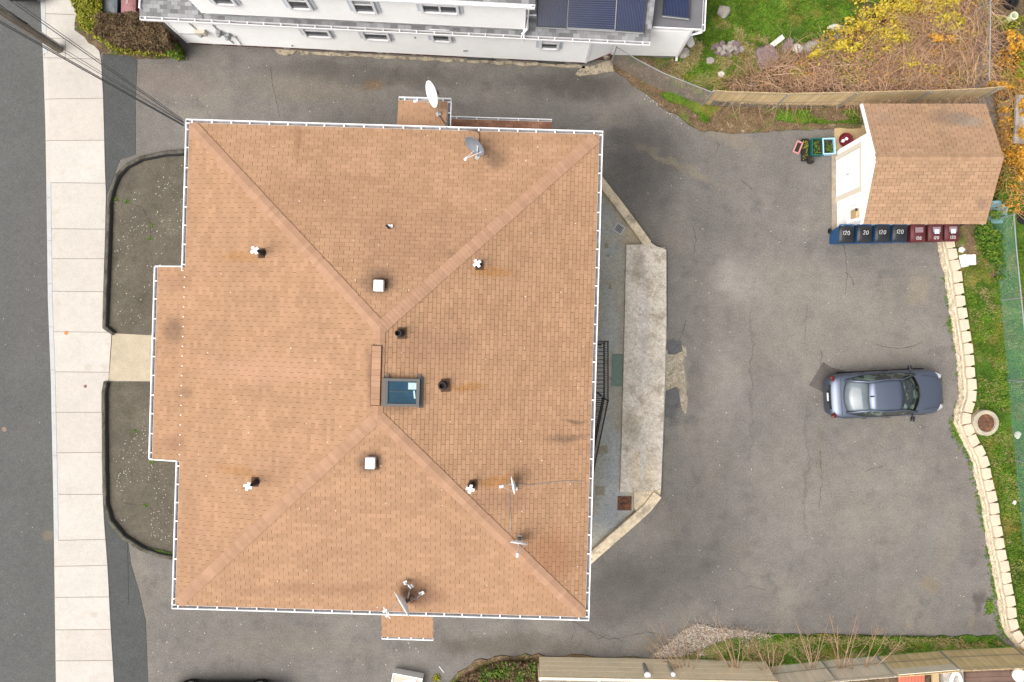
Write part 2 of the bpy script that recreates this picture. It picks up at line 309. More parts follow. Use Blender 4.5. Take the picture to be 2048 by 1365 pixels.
M['pale_dry'] = mat('pale dry stalks', (.5,.42,.35), .9, .1, island=[(.34,.28,.23),(.52,.45,.38),(.62,.55,.48),(.4,.3,.24)])
M['rock'] = mat('grey field stone', (.32,.29,.26), .92, noises=((3,.2,5),(15,.2,4)), tint=((4,(.45,.43,.4),.52,.68),), bump=((10,.6,.04),))
M['rock_purple'] = mat('purple grey stone', (.2,.15,.15), .92, noises=((3,.25,5),(15,.2,4)), bump=((10,.6,.04),))
M['rock_pale'] = mat('pale stone', (.6,.58,.54), .92, noises=((3,.15,5),(15,.12,4)), bump=((10,.5,.03),))
M['green_wire'] = mat('green fence wire', (0.156,0.368,0.288), .5, .4)
M['grey_wire'] = mat('grey fence wire', (.3,.31,.32), .5, .4, metal=.4)
M['cable'] = mat('black cable', (.02,.02,.022), .6)
M['car_paint'] = mat('blue grey car paint', (.15,.175,.235), .45, .5, metal=.85, coat=.15)
M['car_black'] = mat('black car paint', (.01,.01,.012), .25, .5, coat=.6)
M['car_glass'] = mat('car glass', (.022,.03,.03), .06, .7, noises=((3,.4,4),), tint=((2.6,(.10,.14,.12),.5,.58),))  # greenish patches put windscreen reflection and a hint of cabin into the colour
M['car_glass_rear'] = mat('rear car glass', (.13,.16,.18), .1, .7, noises=((3,.15,4),))  # pale grey-blue base: the rear window's reflection put into the colour
M['tyre'] = mat('tyre rubber', (.012,.012,.012), .85)
M['rim'] = mat('alloy rim', (.4,.4,.42), .3, .5, metal=.9)
M['red_lens'] = mat('red lens', (0.088,0.007,0.006), .15, .6)
M['clear_lens'] = mat('clear lens', (0.360,0.372,0.390), .1, .6)
M['bin_blue'] = mat('blue bin plastic', (.012,.075,.2), .5, .4, noises=((4,.2,3),))
M['bin_black'] = mat('black lid plastic', (.014,.015,.018), .38, .5, noises=((4,.3,3),))
M['bin_grey'] = mat('grey lid plastic', (.13,.15,.16), .45, .4, noises=((4,.2,3),))
M['bin_maroon'] = mat('maroon bin plastic', (0.087,0.017,0.019), .48, .4, noises=((4,.2,3),))
M['bin_maroon_faded'] = mat('faded maroon lid', (.28,.12,.12), .5, .4, noises=((4,.2,3),))
M['paint_white'] = mat('white paint marks', (0.562,0.562,0.562), .6)
M['label_grey'] = mat('grey lid panel', (.24,.17,.19), .5)
M['label_blue'] = mat('pale sticker', (.5,.62,.72), .5)
M['teal'] = mat('teal plastic', (.01,.10,.085), .5)
M['pale_blue'] = mat('pale blue plastic', (.35,.58,.75), .45)
M['pink'] = mat('pink plastic', (.5,.25,.25), .5)
M['red_basin'] = mat('dark red basin', (.16,.02,.03), .45)
M['compost'] = mat('potting soil', (.03,.024,.018), .95, noises=((20,.4,4),))
M['tarp'] = mat('faded teal tarp', (.16,.3,.32), .7, noises=((4,.3,4),))
M['red_wood'] = mat('faded red boards', (.45,.14,.09), .8, noises=((4,.1,3),))
M['stone_ring'] = mat('concrete ring', (.37,.33,.25), .92, noises=((3,.2,5),(20,.15,3)))
M['chip'] = mat('pale chips', (.6,.57,.47), .9)
M['crack'] = mat('asphalt crack', (.045,.04,.036), .98)
M['tar'] = mat('patched asphalt', (.095,.085,.078), .95, noises=((3,.2,4),(38,.25,2)))
M['paper'] = mat('pale paper', (0.400,0.528,0.544), .6, noises=((12,.15,3),))
M['green_mat'] = mat('grey green panel', (.16,.22,.19), .8, noises=((6,.1,3),))
M['moss'] = mat('moss', (.05,.055,.01), .95, noises=((12,.4,4),))

def structure(o): o['kind'] = 'structure'; return o
def flat(name, pts, z, m, depth=.3, h=None, jag=0):
    q = PL(pts, z if h is None else h)
    if jag:
        o2 = []
        for i in range(len(q)):
            a, b = q[i], q[(i+1) % len(q)]; n = max(1, int((b-a).length/.22)); d = (b-a).normalized(); nn = Vector((-d.y, d.x, 0))
            for k in range(n): o2.append(a.lerp(b, k/n) + nn*mnoise.noise(Vector((a.x+k*.22*d.x*3+i, a.y+k*.22*d.y*3, z*7)))*jag*2)
        q = o2
    b = MB(); b.prism(q, z-depth, z, None); return structure(b.build(name, m))

# ---------------------------------------------------------------- ground, road, paving
b = MB(); b.prism([(-150,-150), (150,-150), (150,150), (-150,150)], -1.5, -.5); structure(b.build('ground', M['soil']))
left_edge = [(80,-400), (82,0), (88,130), (92,250), (94,370), (97,600), (103,760), (108,1000), (110,1140), (113,1365), (118,1800)]
road = MB(); road.prism(PL([(-900,-400)] + left_edge + [(-900,1800)], -.1)[:], -.5, -.1); structure(road.build('road', M['road']))
# street lot: one asphalt sheet
lot_in = MB(); lot_in.prism(PL([(150,-500), (2500,-500), (2500,1900), (150,1900)]), -.45, 0.0, None)
def crack(mb, pts, w=.018, z=.0045, wander=.03):
    q = PL(pts); out = []
    for i in range(len(q)-1):
        n = max(2, int((q[i+1]-q[i]).length/.12)); d = (q[i+1]-q[i]).normalized(); nn = Vector((-d.y, d.x, 0))
        for k in range(n): p = q[i].lerp(q[i+1], k/n); out.append(p + nn*random.uniform(-wander, wander))
    out.append(q[-1]); mb.ribbon(out, [w*random.uniform(.3, 1.2) for _ in out], z, M['crack'])
for c in ([(542,135),(545,165),(552,195),(560,235)], [(1690,495),(1694,550),(1690,590)], [(1614,607),(1612,640),(1608,680)], [(1690,495),(1678,485)], [(1752,690),(1790,698),(1830,692),(1845,680)],
          [(1340,705),(1355,690),(1372,640)], [(1145,1240),(1180,1262),(1220,1280),(1290,1265),(1310,1268)], [(1640,735),(1645,712),(1640,700)], [(1730,945),(1750,935),(1765,933)],
          [(1195,300),(1240,285),(1265,290)], [(1145,1240),(1150,1262),(1142,1280)], [(1180,1262),(1196,1278),(1215,1270),(1245,1282)], [(1690,545),(1702,556),(1708,572)], [(1612,640),(1600,652)], [(1385,450),(1392,480),(1386,510)], [(1640,900),(1644,960),(1638,1020)], [(552,195),(566,205),(570,222)], [(1480,1180),(1500,1172),(1530,1180)], [(1480,360),(1505,380)], [(1420,275),(1440,290),(1430,310)]):
    crack(lot_in, c)
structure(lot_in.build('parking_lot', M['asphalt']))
right_edge = [(140,-400), (165,0), (196,85), (203,120), (207,190), (209,256), (211,341), (213,390), (211,480), (207,600), (206,655), (224,667), (221,715), (218,762), (204,766), (205,900), (207,1000), (209,1040), (216,1133), (222,1250), (229,1365), (240,1800)]
def seg(poly, y):      # x on a polyline at photograph row y
    for (a, b_), (c, d) in zip(poly, poly[1:]):
        if b_ <= y <= d or d <= y <= b_: return a + (c-a)*(y-b_)/((d-b_) or 1)
    return poly[-1][0]
kin = [(x+8, y) for x, y in left_edge]
side = MB(); side.prism(PL(list(left_edge)) + PL(list(reversed(right_edge))), -.45, .03, None)
js_ = None
joints = [(28,30), (116,119), (199,197), (282,281), (366,367), (458,459), (518,518), (583,584), (664,665), (744,745), (825,825), (906,905), (989,989), (1081,1079), (1133,1131), (1195,1194), (1260,1259), (1322,1321), (1400,1399), (-60,-55)]
M['slab_top'] = mat('pavement slab tops', (0.446,0.417,0.388), .9, .25, noises=((.9,.05,5),(5,.04,4),(20,.06,2)), island=[(0.422,0.393,0.359),(0.446,0.422,0.388),(0.464,0.438,0.405),(0.436,0.405,0.367)], tint=((1.4,(0.407,0.369,0.320),.54,.75),))
jj = sorted(joints)
for (a0, a1), (c0, c1) in zip(jj, jj[1:]):
    lft = [(seg(left_edge, y)+8.3, y) for y in (a0+.6, (a0+c0)/2, c0-.6)]; rgt = [(max(seg(right_edge, y)-.5, 150), y) for y in (c1-.6, (a1+c1)/2, a1+.6)]
    side.prism(PL(lft+rgt), .029, .033, M['slab_top'])
for (y0, y1) in joints:
    x0 = seg(left_edge, y0)+ (8 if not 110 < y0 < 360 and y0 < 1085 else 0); x1 = seg(right_edge, y1)-1
    if y0 < 100: x1 = 150
    a, c = P(x0, y0, .03), P(x1, y1, .03); side.ribbon([a, a.lerp(c, .5), c], .022, .0345, M['joint'])
for pts in ([(95,77),(131,78),(131,116)], [(89,112),(89,76)]): side.ribbon(PL(pts, .03), .025, .0345, M['joint'])
structure(side.build('pavement', M['concrete_walk']))
def kerb(y0, y1, nm='kerb'):
    ys = [y0] + [y for x, y in left_edge if y0 < y < y1] + [y1]
    q = [P(seg(left_edge, y)+4, y, .03) for y in ys]; k = MB(); k.wall(q, .165, -.4, .042)
    L = 0
    for y in range(int(y0)+30, int(y1), 86): p = P(seg(left_edge, y)+4, y, .04); k.box((p.x, p.y, .0425), (.16, .014, .008), m=M['joint'])
    return structure(k.build(nm, M['kerbstone'], bevel=.01))
kerb(-380, 108); kerb(366, 1080)
flat('verge', [(204,90), (275,110), (271,200), (271,310), (240,320), (213,392), (209,256)], .012, M['verge'])
flat('verge', [(207,1010), (222,1040), (256,1088), (262,1130), (277,1180), (291,1240), (293,1290), (296,1365), (300,1700), (240,1700), (229,1365), (216,1133)], .012, M['verge'])
b = MB(); b.ribbon(PL([(255,1090), (257,1150), (257,1210)], .012), .02, .0165, M['crack']); structure(b.build('paving_seam', M['crack']))
# front terraces behind their asphalt berms
t1 = [(400,306), (330,309), (285,318), (255,334), (235,358), (225,385), (221,420), (219,480), (216,560), (214,620), (212,668), (420,668)]
t2 = [(420,765), (214,765), (213,860), (214,940), (216,1010), (225,1040), (250,1072), (285,1095), (320,1108), (370,1116)]
flat('front_terrace', t1, .02, M['terrace']); flat('front_terrace', t2, .02, M['terrace'])
def berm(pts, label):
    q = PL(pts, .1); b = MB(); n = len(q); prof = [(-.13,0), (-.075,.19), (-.03,.205), (.04,.2), (.075,.16), (.09,0)]
    fine = []
    for i in range(n-1):
        k = max(1, int((q[i+1]-q[i]).length/.15))
        for j in range(k): fine.append(q[i].lerp(q[i+1], j/k))
    fine.append(q[-1]); vs = []; fs = []; fk = []
    for i, p in enumerate(fine):
        d = fine[min(i+1, len(fine)-1)]-fine[max(i-1, 0)]; nn = Vector((d.y, -d.x, 0)).normalized()
        for (o, z) in prof:
            w = mnoise.noise(Vector((p.x*3, p.y*3, o*9)))*.02; vs.append((p.x+nn.x*(o+w), p.y+nn.y*(o+w), z+.0+w*.8))
    m_ = len(prof)
    for i in range(len(fine)-1):
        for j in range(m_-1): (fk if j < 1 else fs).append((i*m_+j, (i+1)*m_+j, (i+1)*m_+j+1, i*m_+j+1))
    fs += [tuple(range(m_)), tuple(reversed(range((len(fine)-1)*m_, len(fine)*m_)))]
    b.add(vs, fs); k0 = b.mi(M['cable'])  # black inner face: the berm's shaded side put into its colour
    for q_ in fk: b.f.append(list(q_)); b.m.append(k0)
    return structure(b.build('terrace_kerb', M['berm'], smooth=True))
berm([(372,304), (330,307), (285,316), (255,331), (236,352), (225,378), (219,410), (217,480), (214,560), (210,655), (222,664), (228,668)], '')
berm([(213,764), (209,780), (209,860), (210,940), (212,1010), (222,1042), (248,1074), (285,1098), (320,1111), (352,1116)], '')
flat('walkway', [(225,667), (306,671), (302,763), (218,762)], .045, M['aggregate'])
def crk(pts, z, name='terrace_crack'):
    b = MB(); crack(b, pts, .02, z); structure(b.build(name, M['crack']))
PM = mat('gravelly concrete patch', (.27,.235,.18), .95, noises=((5,.3,5),(16,.35,3)), tint=((4,(.13,.13,.06),.56,.68),(7,(.38,.34,.28),.55,.66)), bump=((20,.7,.02),))
flat('concrete_patch', [(1334,706), (1352,708), (1364,702), (1369,712), (1367,740), (1370,765), (1368,778), (1352,774), (1331,782)], .008, PM, jag=.05)
flat('concrete_patch', [(1364,690), (1372,694), (1374,712), (1366,712)], .009, PM, jag=.03); flat('concrete_patch', [(1358,782), (1372,778), (1376,800), (1372,828), (1364,822)], .009, PM, jag=.04)
TR = mat('tar patch', (.09,.09,.092), .9, noises=((4,.15,4),(18,.2,3)))
flat('tar_patch', [(1334,680), (1362,682), (1364,700), (1350,706), (1334,700)], .0125, TR, jag=.05); flat('tar_patch', [(1331,786), (1345,779), (1358,784), (1359,800), (1352,812), (1354,830), (1330,836)], .0125, TR, jag=.05)
crk([(228,399),(255,405),(285,416),(300,440),(303,470),(300,480)], .0245); crk([(245,1006),(270,1010),(290,1011),(305,1018)], .0245)

# rear yard beside the tan house
flat('rear_yard', [(1150,340), (1200,352), (1290,489), (1262,492), (1330,495), (1335,700), (1322,990), (1262,1050), (1185,1125), (1150,1140)], .012, M['yard_concrete'])
sb = MB(); sb.prism(PL([(1253,490), (1283,489), (1300,484), (1313,493), (1333,500), (1333,640), (1330,760), (1326,880), (1322,980), (1268,985), (1240,984), (1244,850), (1248,700), (1251,560)], .25), -.3, .25)
structure(sb.build('raised_slab', M['slab'], bevel=.015))
for (wp, lab, wd) in (([(1190,348), (1240,412), (1296,488)], 'a', .33), ([(1316,990), (1296,1016), (1262,1047), (1225,1079), (1176,1122)], 'b', .38)):
    w = MB(); w.wall(PL(wp, .35), wd, -.3, .352 if lab == 'a' else .33)
    o = w.build('retaining_wall', M['beige_wall'], bevel=.02)
    tag(o, 'beige wall running diagonally from the north end of the raised slab to the house' if lab == 'a' else 'beige wall running diagonally from the south end of the raised slab to the house', 'wall', 'low walls round the rear yard')
b = MB(); b.prism(PL([(1268,985), (1322,980), (1318,1000), (1300,1018), (1276,1036), (1268,1012)], .2), -.3, .21); structure(b.build('slab_end', M['beige_wall'], bevel=.01))
# soil / lawns
flat('lawn', [(1352,-400), (1356,60), (1385,75), (1356,114), (1330,118), (1245,108), (1300,140), (1404,200), (1480,206), (1600,208), (1725,204), (1725,200), (1990,190), (1975,-400)], .05, M['grass_ground'], jag=.05)
flat('soil_strip', [(1222,110), (1345,118), (1380,160), (1440,190), (1440,205), (1440,240), (1400,262), (1380,250), (1330,216), (1292,186), (1250,156), (1224,138)], .056, M['litter'], jag=.06)
flat('soil_strip', [(1395,203), (1480,206), (1725,206), (1722,258), (1668,258), (1560,262), (1480,268), (1400,262)], .062, M['litter'], jag=.05)
flat('bramble_bed', [(1500,190), (1520,130), (1590,95), (1700,50), (1760,-30), (1800,-300), (1968,-300), (1968,190)], .064, M['litter'], jag=.08)
flat('neighbour_ground', [(1974,-300), (2600,-300), (2600,330), (2010,330), (1990,200), (1974,150)], .07, M['soil'], jag=.05)
wall_px = [(1900,462), (1903,493), (1908,521), (1915,543), (1917,567), (1922,591), (1924,613), (1928,637), (1932,660), (1936,687), (1941,729), (1945,777), (1945,800), (1937,822), (1933,845), (1940,862), (1951,885), (1962,905), (1971,926), (1975,950), (1980,973), (1986,996), (1990,1017), (1992,1038), (1997,1063), (2004,1108), (2010,1133), (2017,1179), (2023,1205), (2028,1249), (2036,1270), (2056,1292), (2085,1308)]
WT = .46
flat('upper_lawn', [(x+6, y) for x, y in wall_px] + [(2700,1340), (2700,200), (2030,200), (2012,330), (1985,440), (1905,455)], WT-.1, M['grass_ground'], depth=.8)
flat('soil_strip', [(1905,455), (1960,440), (1985,470), (1990,560), (1945,520), (1912,490)], WT-.07, M['litter'], depth=.3, jag=.04)
flat('grass_strip', [(1380,1278), (1480,1270), (1640,1269), (1800,1273), (1990,1272), (2020,1290), (2070,1320), (2300,1330), (2300,1420), (1350,1420), (1340,1312)], .05, M['grass_ground'], jag=.05)
flat('bramble_bed', [(900,1365), (915,1345), (950,1325), (1000,1312), (1076,1313), (1360,1318), (1360,1800), (860,1800)], .058, M['litter'], jag=.08)
flat('neighbour_ground', [(1340,1330), (2400,1345), (2400,1900), (1340,1900)], .066, M['soil'], jag=.05)
flat('bed_under_hedge', [(150,-300), (150,60), (205,108), (290,118), (372,112), (345,90), (320,60), (278,-300)], .06, M['soil'], jag=.05)

# ---------------------------------------------------------------- shingles
def clip(poly, lo, hi, ax):
    for (lim, sg) in ((lo, 1), (hi, -1)):
        out = []
        for i in range(len(poly)):
            a, c = poly[i-1], poly[i]; da, dc = sg*(a[ax]-lim), sg*(c[ax]-lim)
            if (da >= 0) != (dc >= 0):
                t = da/(da-dc); out.append((a[0]+(c[0]-a[0])*t, a[1]+(c[1]-a[1])*t))
            if dc >= 0: out.append(c)
        poly = out
        if len(poly) < 3: return []
    return poly
def shingles(mb, O, U, V, poly, tab=.305, expo=.127, gap=.009, th=.009, cg=.0005, deck=None, tm=None, v_start=0.0, seed=0, offs=0):
    """O eave origin, U along the eave, V up the slope (unit vectors), poly convex in (u,v)."""
    rnd = random.Random(seed); U = Vector(U); V = Vector(V); O = Vector(O); Nn = U.cross(V)
    if Nn.z < 0: Nn = -Nn
    vs = [O+U*p[0]+V*p[1] for p in poly]; mb.add(vs, [tuple(range(len(vs)))], deck)
    vmin = min(p[1] for p in poly); vmax = max(p[1] for p in poly)
    i = math.floor((vmin-v_start)/expo)
    while v_start+i*expo < vmax:
        v0 = v_start+i*expo; v1 = v0+expo; row = clip(poly, v0, v1-cg, 1)
        if row:
            umin = min(p[0] for p in row); umax = max(p[0] for p in row); off = ((i+offs) % 2)*tab/2 + rnd.uniform(-.012, .012)
            j = math.floor((umin-off)/tab)
            while off+j*tab < umax:
                g = gap*rnd.uniform(.7, 1.3); jog = rnd.uniform(-.003, .003)
                c = clip(row, off+j*tab+g/2, off+(j+1)*tab-g/2, 0)
                if len(c) >= 3:
                    n = len(c); top = [O+U*p[0]+V*(p[1]+(jog if p[1] < v0+.002 and v0 > vmin+.01 else 0))+Nn*(.002+th*(1-(p[1]-v0)/expo)) for p in c]; bot = [O+U*p[0]+V*p[1]+Nn*.0003 for p in c]
                    mb.add(top+bot, [tuple(range(n))]+[(k, (k+1) % n, n+(k+1) % n, n+k) for k in range(n)], tm)
                j += 1
        i += 1
def face_shingles(mb, pts, **kw):     # pts: eave start, eave end, then up; 3D
    p0, p1 = Vector(pts[0]), Vector(pts[1]); U = (p1-p0).normalized(); N_ = U.cross(Vector(pts[2])-p0).normalized()
    V = N_.cross(U).normalized()
    if V.dot(Vector(pts[2])-p0) < 0: V = -V
    poly = [((Vector(q)-p0).dot(U), (Vector(q)-p0).dot(V)) for q in pts]
    shingles(mb, p0, U, V, poly, **kw); return p0, U, V
def caps(mb, a, c, nL, nR, w=.15, step=.127, lift=.03):
    """folded cap shingles from a (low) to c (high); nL,nR: in-plane side directions of the two faces"""
    a, c = Vector(a), Vector(c); d = (c-a).normalized(); L = (c-a).length; n = int(L/step); up = Vector((0,0,1))
    for i in range(n+1):
        s0 = i*step; s1 = min(s0+step*1.02, L); p = a+d*s0+up*(lift+.010); q = a+d*s1+up*lift
        e = random.uniform(-.006, .006)
        l0, l1, r0, r1 = p+nL*(w+e)-up*.004, q+nL*(w+e)-up*.004, p+nR*(w-e)-up*.006, q+nR*(w-e)-up*.006
        vs = [p, q, l0, l1, r0, r1] + [x-up*.03 for x in (p, l0, r0, l1, r1)]
        mb.add(vs, [(0,1,3,2), (0,4,5,1), (0,2,7,6), (0,6,8,4), (2,3,9,7), (4,8,10,5)])
def gutter(mb, a, c, out, z, w=.125, hgt=.11, step=.6, start=.2):
    """open gutter from a to c (2D), 'out' = outward unit vector"""
    a = Vector((a[0], a[1], 0)); c = Vector((c[0], c[1], 0)); o = Vector((out[0], out[1], 0)); d = (c-a); L = d.length; ang = math.atan2(d.y, d.x); mid = (a+c)/2
    mb.box((mid+o*(w-.0125)).to_tuple()[:2]+(z-hgt/2,), (L, .028, hgt), ang, None)
    mb.box((mid+o*.006).to_tuple()[:2]+(z-hgt/2,), (L-.004, .012, hgt-.004), ang, None)
    mb.box((mid+o*w/2).to_tuple()[:2]+(z-hgt+.008,), (L-.006, w-.035, .016), ang, M['gutter_in'])
    for e in (a, c):
        dd = d.normalized()*(.006 if e is a else -.006); p = e+dd+o*w/2; mb.box((p.x, p.y, z-hgt/2-.001), (.012, w-.004, hgt-.006), ang)
    s = start
    while s < L-.1:
        p = a+d.normalized()*s+o*w/2; mb.box((p.x, p.y, z+.004), (.035, w-.002, .008), ang); s += step*random.uniform(.94, 1.06)

# ---------------------------------------------------------------- tan house
TH = thing('tan_house', 'large house with a tan hip roof and white gutters in the middle of the lot', 'house', HC, HR)
hw, hd = 834.7*21.5/1365/2 - .12, 979.8*21.5/1365/2 - .12
A, B_, C_, D_ = (-hw, hd), (hw, hd), (hw, -hd), (-hw, -hd)
r1 = hp(758.5, 656, RH); r2 = hp(758.5, 833, RH); ru = (r1[0]+r2[0])/2
R1 = Vector((ru, r1[1], RH)); R2 = Vector((ru, r2[1], RH))
v3 = lambda p, z=EH: Vector((p[0], p[1], z))
bu0 = hp(303, 725, 5.6)[0] + .12; bv1 = hp(306, 534, 5.6)[1]; bv0 = hp(301, 918, 5.6)[1]
roof = MB(); kw = dict(deck=M['tan_deck'], tm=M['tan_shingle'])
O_, U_, V_ = face_shingles(roof, [v3(D_), v3(A), R1, R2], seed=1, **kw)
sl_ = (RH-EH)/(ru+hw)
ub, ue = hd+bv0, hd+bv1; dv = -(-hw-bu0)/math.cos(math.atan(sl_))
shingles(roof, O_, U_, V_, [(ub, dv), (ue, dv), (ue, -.001), (ub, -.001)], seed=2, **kw)
face_shingles(roof, [v3(A), v3(B_), R1], seed=3, cg=.005, **kw)
face_shingles(roof, [v3(B_), v3(C_), R2, R1], seed=4, cg=.008, **kw)
face_shingles(roof, [v3(C_), v3(D_), R2], seed=5, cg=.003, **kw)
roof_o = roof.build('roof', M['tan_shingle'], TH)
def roofz(u, v):
    zs = [EH+(u+hw)*(RH-EH)/(ru+hw), EH+(hw-u)*(RH-EH)/(hw-ru), EH+(hd-v)*(RH-EH)/(hd-R1.y), EH+(v+hd)*(RH-EH)/(hd+R2.y)]
    return min(zs)
cp = MB()
nW = Vector((-1, 0, -(RH-EH)/(ru+hw))).normalized(); nE = Vector((1, 0, -(RH-EH)/(hw-ru))).normalized()
nN = Vector((0, 1, -(RH-EH)/(hd-R1.y))).normalized(); nS = Vector((0, -1, -(RH-EH)/(hd+R2.y))).normalized()
def sidev(face_down, hip, other):   # in-face direction perpendicular to the hip
    n_ = face_down.cross(Vector((-face_down.y, face_down.x, 0))).normalized(); s_ = n_.cross(hip).normalized()
    return s_ if s_.dot(face_down - other) > 0 else -s_
for (lo, hi, f1, f2) in ((v3(A), R1, nN, nW), (v3(B_), R1, nN, nE), (v3(C_), R2, nS, nE), (v3(D_), R2, nS, nW)):
    d = (hi-lo).normalized(); caps(cp, lo+d*.13, hi, sidev(f1, d, f2), sidev(f2, d, f1), w=.19)
caps(cp, R2+Vector((0,-.1,0)), R1, nW, nE, w=.15, lift=.03)
cp.build('hip_caps', M['tan_cap'], TH)
# raised ridge vent
rv = MB(); a_ = hp(750, 692, RH+.1); c_ = hp(750, 811, RH+.1); vx = (a_[0]+c_[0])/2
for k in range(10):
    y0 = a_[1]+(c_[1]-a_[1])*k/10; y1 = a_[1]+(c_[1]-a_[1])*(k+.97)/10
    rv.box((vx+.02, (y0+y1)/2, RH+.035), (.27, abs(y1-y0), .1), m=None)
rv.box((vx+.02, (a_[1]+c_[1])/2, RH+.02), (.31, abs(a_[1]-c_[1])+.04, .06), m=M['tan_deck'])
rv.build('ridge_vent', M['tan_cap'], TH)
# gutters
def gut(a, c, out, z, **k):
    g = MB(); gutter(g, a, c, out, z, **k); return g.build('gutter', M['white_trim'], TH)
GZ = EH-.005
gut((-hw-.125, hd+.002), (hw+.125, hd+.002), (0, 1), GZ); gut((-hw-.125, -hd-.002), (hw+.125, -hd-.002), (0, -1), GZ)
gut((hw+.002, -hd), (hw+.002, hd), (1, 0), GZ)
gut((-hw-.002, bv1-.12), (-hw-.002, hd), (-1, 0), GZ); gut((-hw-.002, -hd), (-hw-.002, bv0-.02), (-1, 0), GZ)
bz = EH-(-hw-bu0)*sl_-.005; gut((bu0-.002, bv0), (bu0-.002, bv1), (-1, 0), bz)
f = MB()
for v_, sg in ((bv1, 1), (bv0, -1)):
    f = MB(); f.add([(-hw-.1, v_+sg*.002, EH-.02+.01), (bu0-.1, v_+sg*.002, bz+.0), (bu0-.1, v_+sg*.002, bz-.15), (-hw-.1, v_+sg*.002, EH-.19), (-hw-.1, v_+sg*.035, EH-.01), (bu0-.1, v_+sg*.035, bz), (bu0-.1, v_+sg*.035, bz-.15), (-hw-.1, v_+sg*.035, EH-.19)],
        [(0,1,2,3), (4,7,6,5), (0,4,5,1), (1,5,6,2), (2,6,7,3), (3,7,4,0)]); f.build('fascia', M['white_trim'], TH)
y = bv0+.2
while y < bv1-.1: nl = MB(); nl.box((-hw-.01, y, EH+.012), (.035, .025, .012)); nl.build('flashing_clip', M['white_plastic'], TH); y += .31
# soffit and walls (hidden from above, there for other views)
wl = MB(); wl.box((0, 0, (EH-.2)/2+.02), (2*hw-.5, 2*hd-.5, EH-.24)); wl.box(((bu0-hw)/2+.2, (bv0+bv1)/2, bz/2-.1), (-hw-bu0+.2, bv1-bv0-.3, bz-.25))
wl.build('wall', M['siding_tan'], TH)
sf = MB(); sf.box((0, 0, EH-.085), (2*hw-.01, 2*hd-.01, .07)); sf.build('soffit', M['white_trim'], TH)
def wall_window(parent, c, w, h, face, mat_f=None, blind=True, cols=1, world=False):
    """window on a wall: c centre on the wall plane, face = outward unit vector (2D)"""
    o = Vector((face[0], face[1], 0)); t = Vector((-face[1], face[0], 0)); ang = math.atan2(t.y, t.x); c = Vector(c)
    fr = MB(); q = .09
    for s in (-1, 1): p = c+t*s*(w/2+q/2)+o*.03; fr.box(p, (q, .07, h+2*q), ang)
    for s in (-1, 1): p = c+Vector((0,0,s*(h/2+q/2)))+o*.035; fr.box(p, (w-.002, .08 if s < 0 else .07, q), ang)
    fr.box(c+o*.02, (w, .03, .04), ang)
    if cols == 2: fr.box(c+o*.024, (.06, .04, h-.004), ang)
    fo = fr.build('window', mat_f or M['white_trim'], parent, world=world)
    g = MB(); g.box(c+o*.004, (w-.01, .012, h-.01), ang); go = g.build('pane', M['window_glass'], fo)
    if blind:
        bl = MB(); k = 0
        hb = h*random.uniform(.45, .7)
        bl.box(c+Vector((0,0,h/2-hb/2-.01))+o*.0115, (w-.05, .004, hb), ang); bl.build('blind', M['blind'], fo)
    if world: pass
    return fo
for s in (-1, 1):
    for z_ in (1.6, 4.2):
        for k in range(5): wall_window(TH, (s*(hw-.25), -5.5+k*2.7+(.8 if (s > 0 and k == 2) else 0), z_), .8, 1.2, (s, 0)) if s > 0 or k not in (1, 2, 3) else None
        for k in range(4): wall_window(TH, (-4.6+k*3.0, s*(hd-.25), z_), .8, 1.2, (0, s)) if abs(-4.6+k*3.0-.6) > 1.0 else None
# entrance porches north and south, low roof over the north basement stair
def px_rect(x0, y0, x1, y1, h):
    a = hp(x0, y0, h); c = hp(x1, y1, h); return a[0], c[1], c[0], a[1]
u0, v0, u1, v1 = px_rect(797, 194, 893, 262, 4.9)
b = MB(); face_shingles(b, [Vector((u1, v1-.1, 4.85)), Vector((u0, v1-.1, 4.85)), Vector((u0, v0-.3, 5.15)), Vector((u1, v0-.3, 5.15))], tab=.36, expo=.14, seed=9, **kw)
pr = b.build('porch_roof', M['tan_shingle'], TH)
g = MB(); gutter(g, (u0, v1-.098), (u1+.12, v1-.098), (0, 1), 4.84, step=.42); gutter(g, (u1+.002, v0-.2), (u1+.002, v1-.1), (1, 0), 4.84, w=.13); g.build('porch_gutter', M['white_trim'], pr)
b = MB(); b.box(((u0+u1)/2, (v0+v1)/2-.35, 2.35), (u1-u0-.2, v1-v0-.3, 4.7)); b.build('porch_wall', M['siding_tan'], TH)
u0, v0, u1, v1 = px_rect(764, 1225, 866, 1284, 4.9)
b = MB(); face_shingles(b, [Vector((u0, v0+.1, 4.85)), Vector((u1, v0+.1, 4.85)), Vector((u1, v1+.3, 5.1)), Vector((u0, v1+.3, 5.1))], seed=10, **kw)
pr = b.build('porch_roof', M['tan_shingle'], TH)
g = MB(); gutter(g, (u0, v0+.098), (u1, v0+.098), (0, -1), 4.84, w=.09, step=.38); g.build('porch_gutter', M['white_trim'], pr)
b = MB(); b.box(((u0+u1)/2, (v0+v1)/2+.35, 2.35), (u1-u0-.2, v1-v0-.3, 4.7)); b.build('porch_wall', M['siding_tan'], TH)
u0, v0, u1, v1 = px_rect(902, 232, 1103, 275, 2.9)
b = MB(); face_shingles(b, [Vector((u1, v1-.1, 2.85)), Vector((u0, v1-.1, 2.85)), Vector((u0, v0-.6, 3.1)), Vector((u1, v0-.6, 3.1))], seed=11, deck=M['tan_deck'], tm=M['dirty_shingle'])
pr = b.build('lean_to_roof', M['dirty_shingle'], TH)
g = MB(); gutter(g, (u0, v1-.098), (u1, v1-.098), (0, 1), 2.85, w=.1, step=.75); g.build('porch_gutter', M['white_trim'], pr)
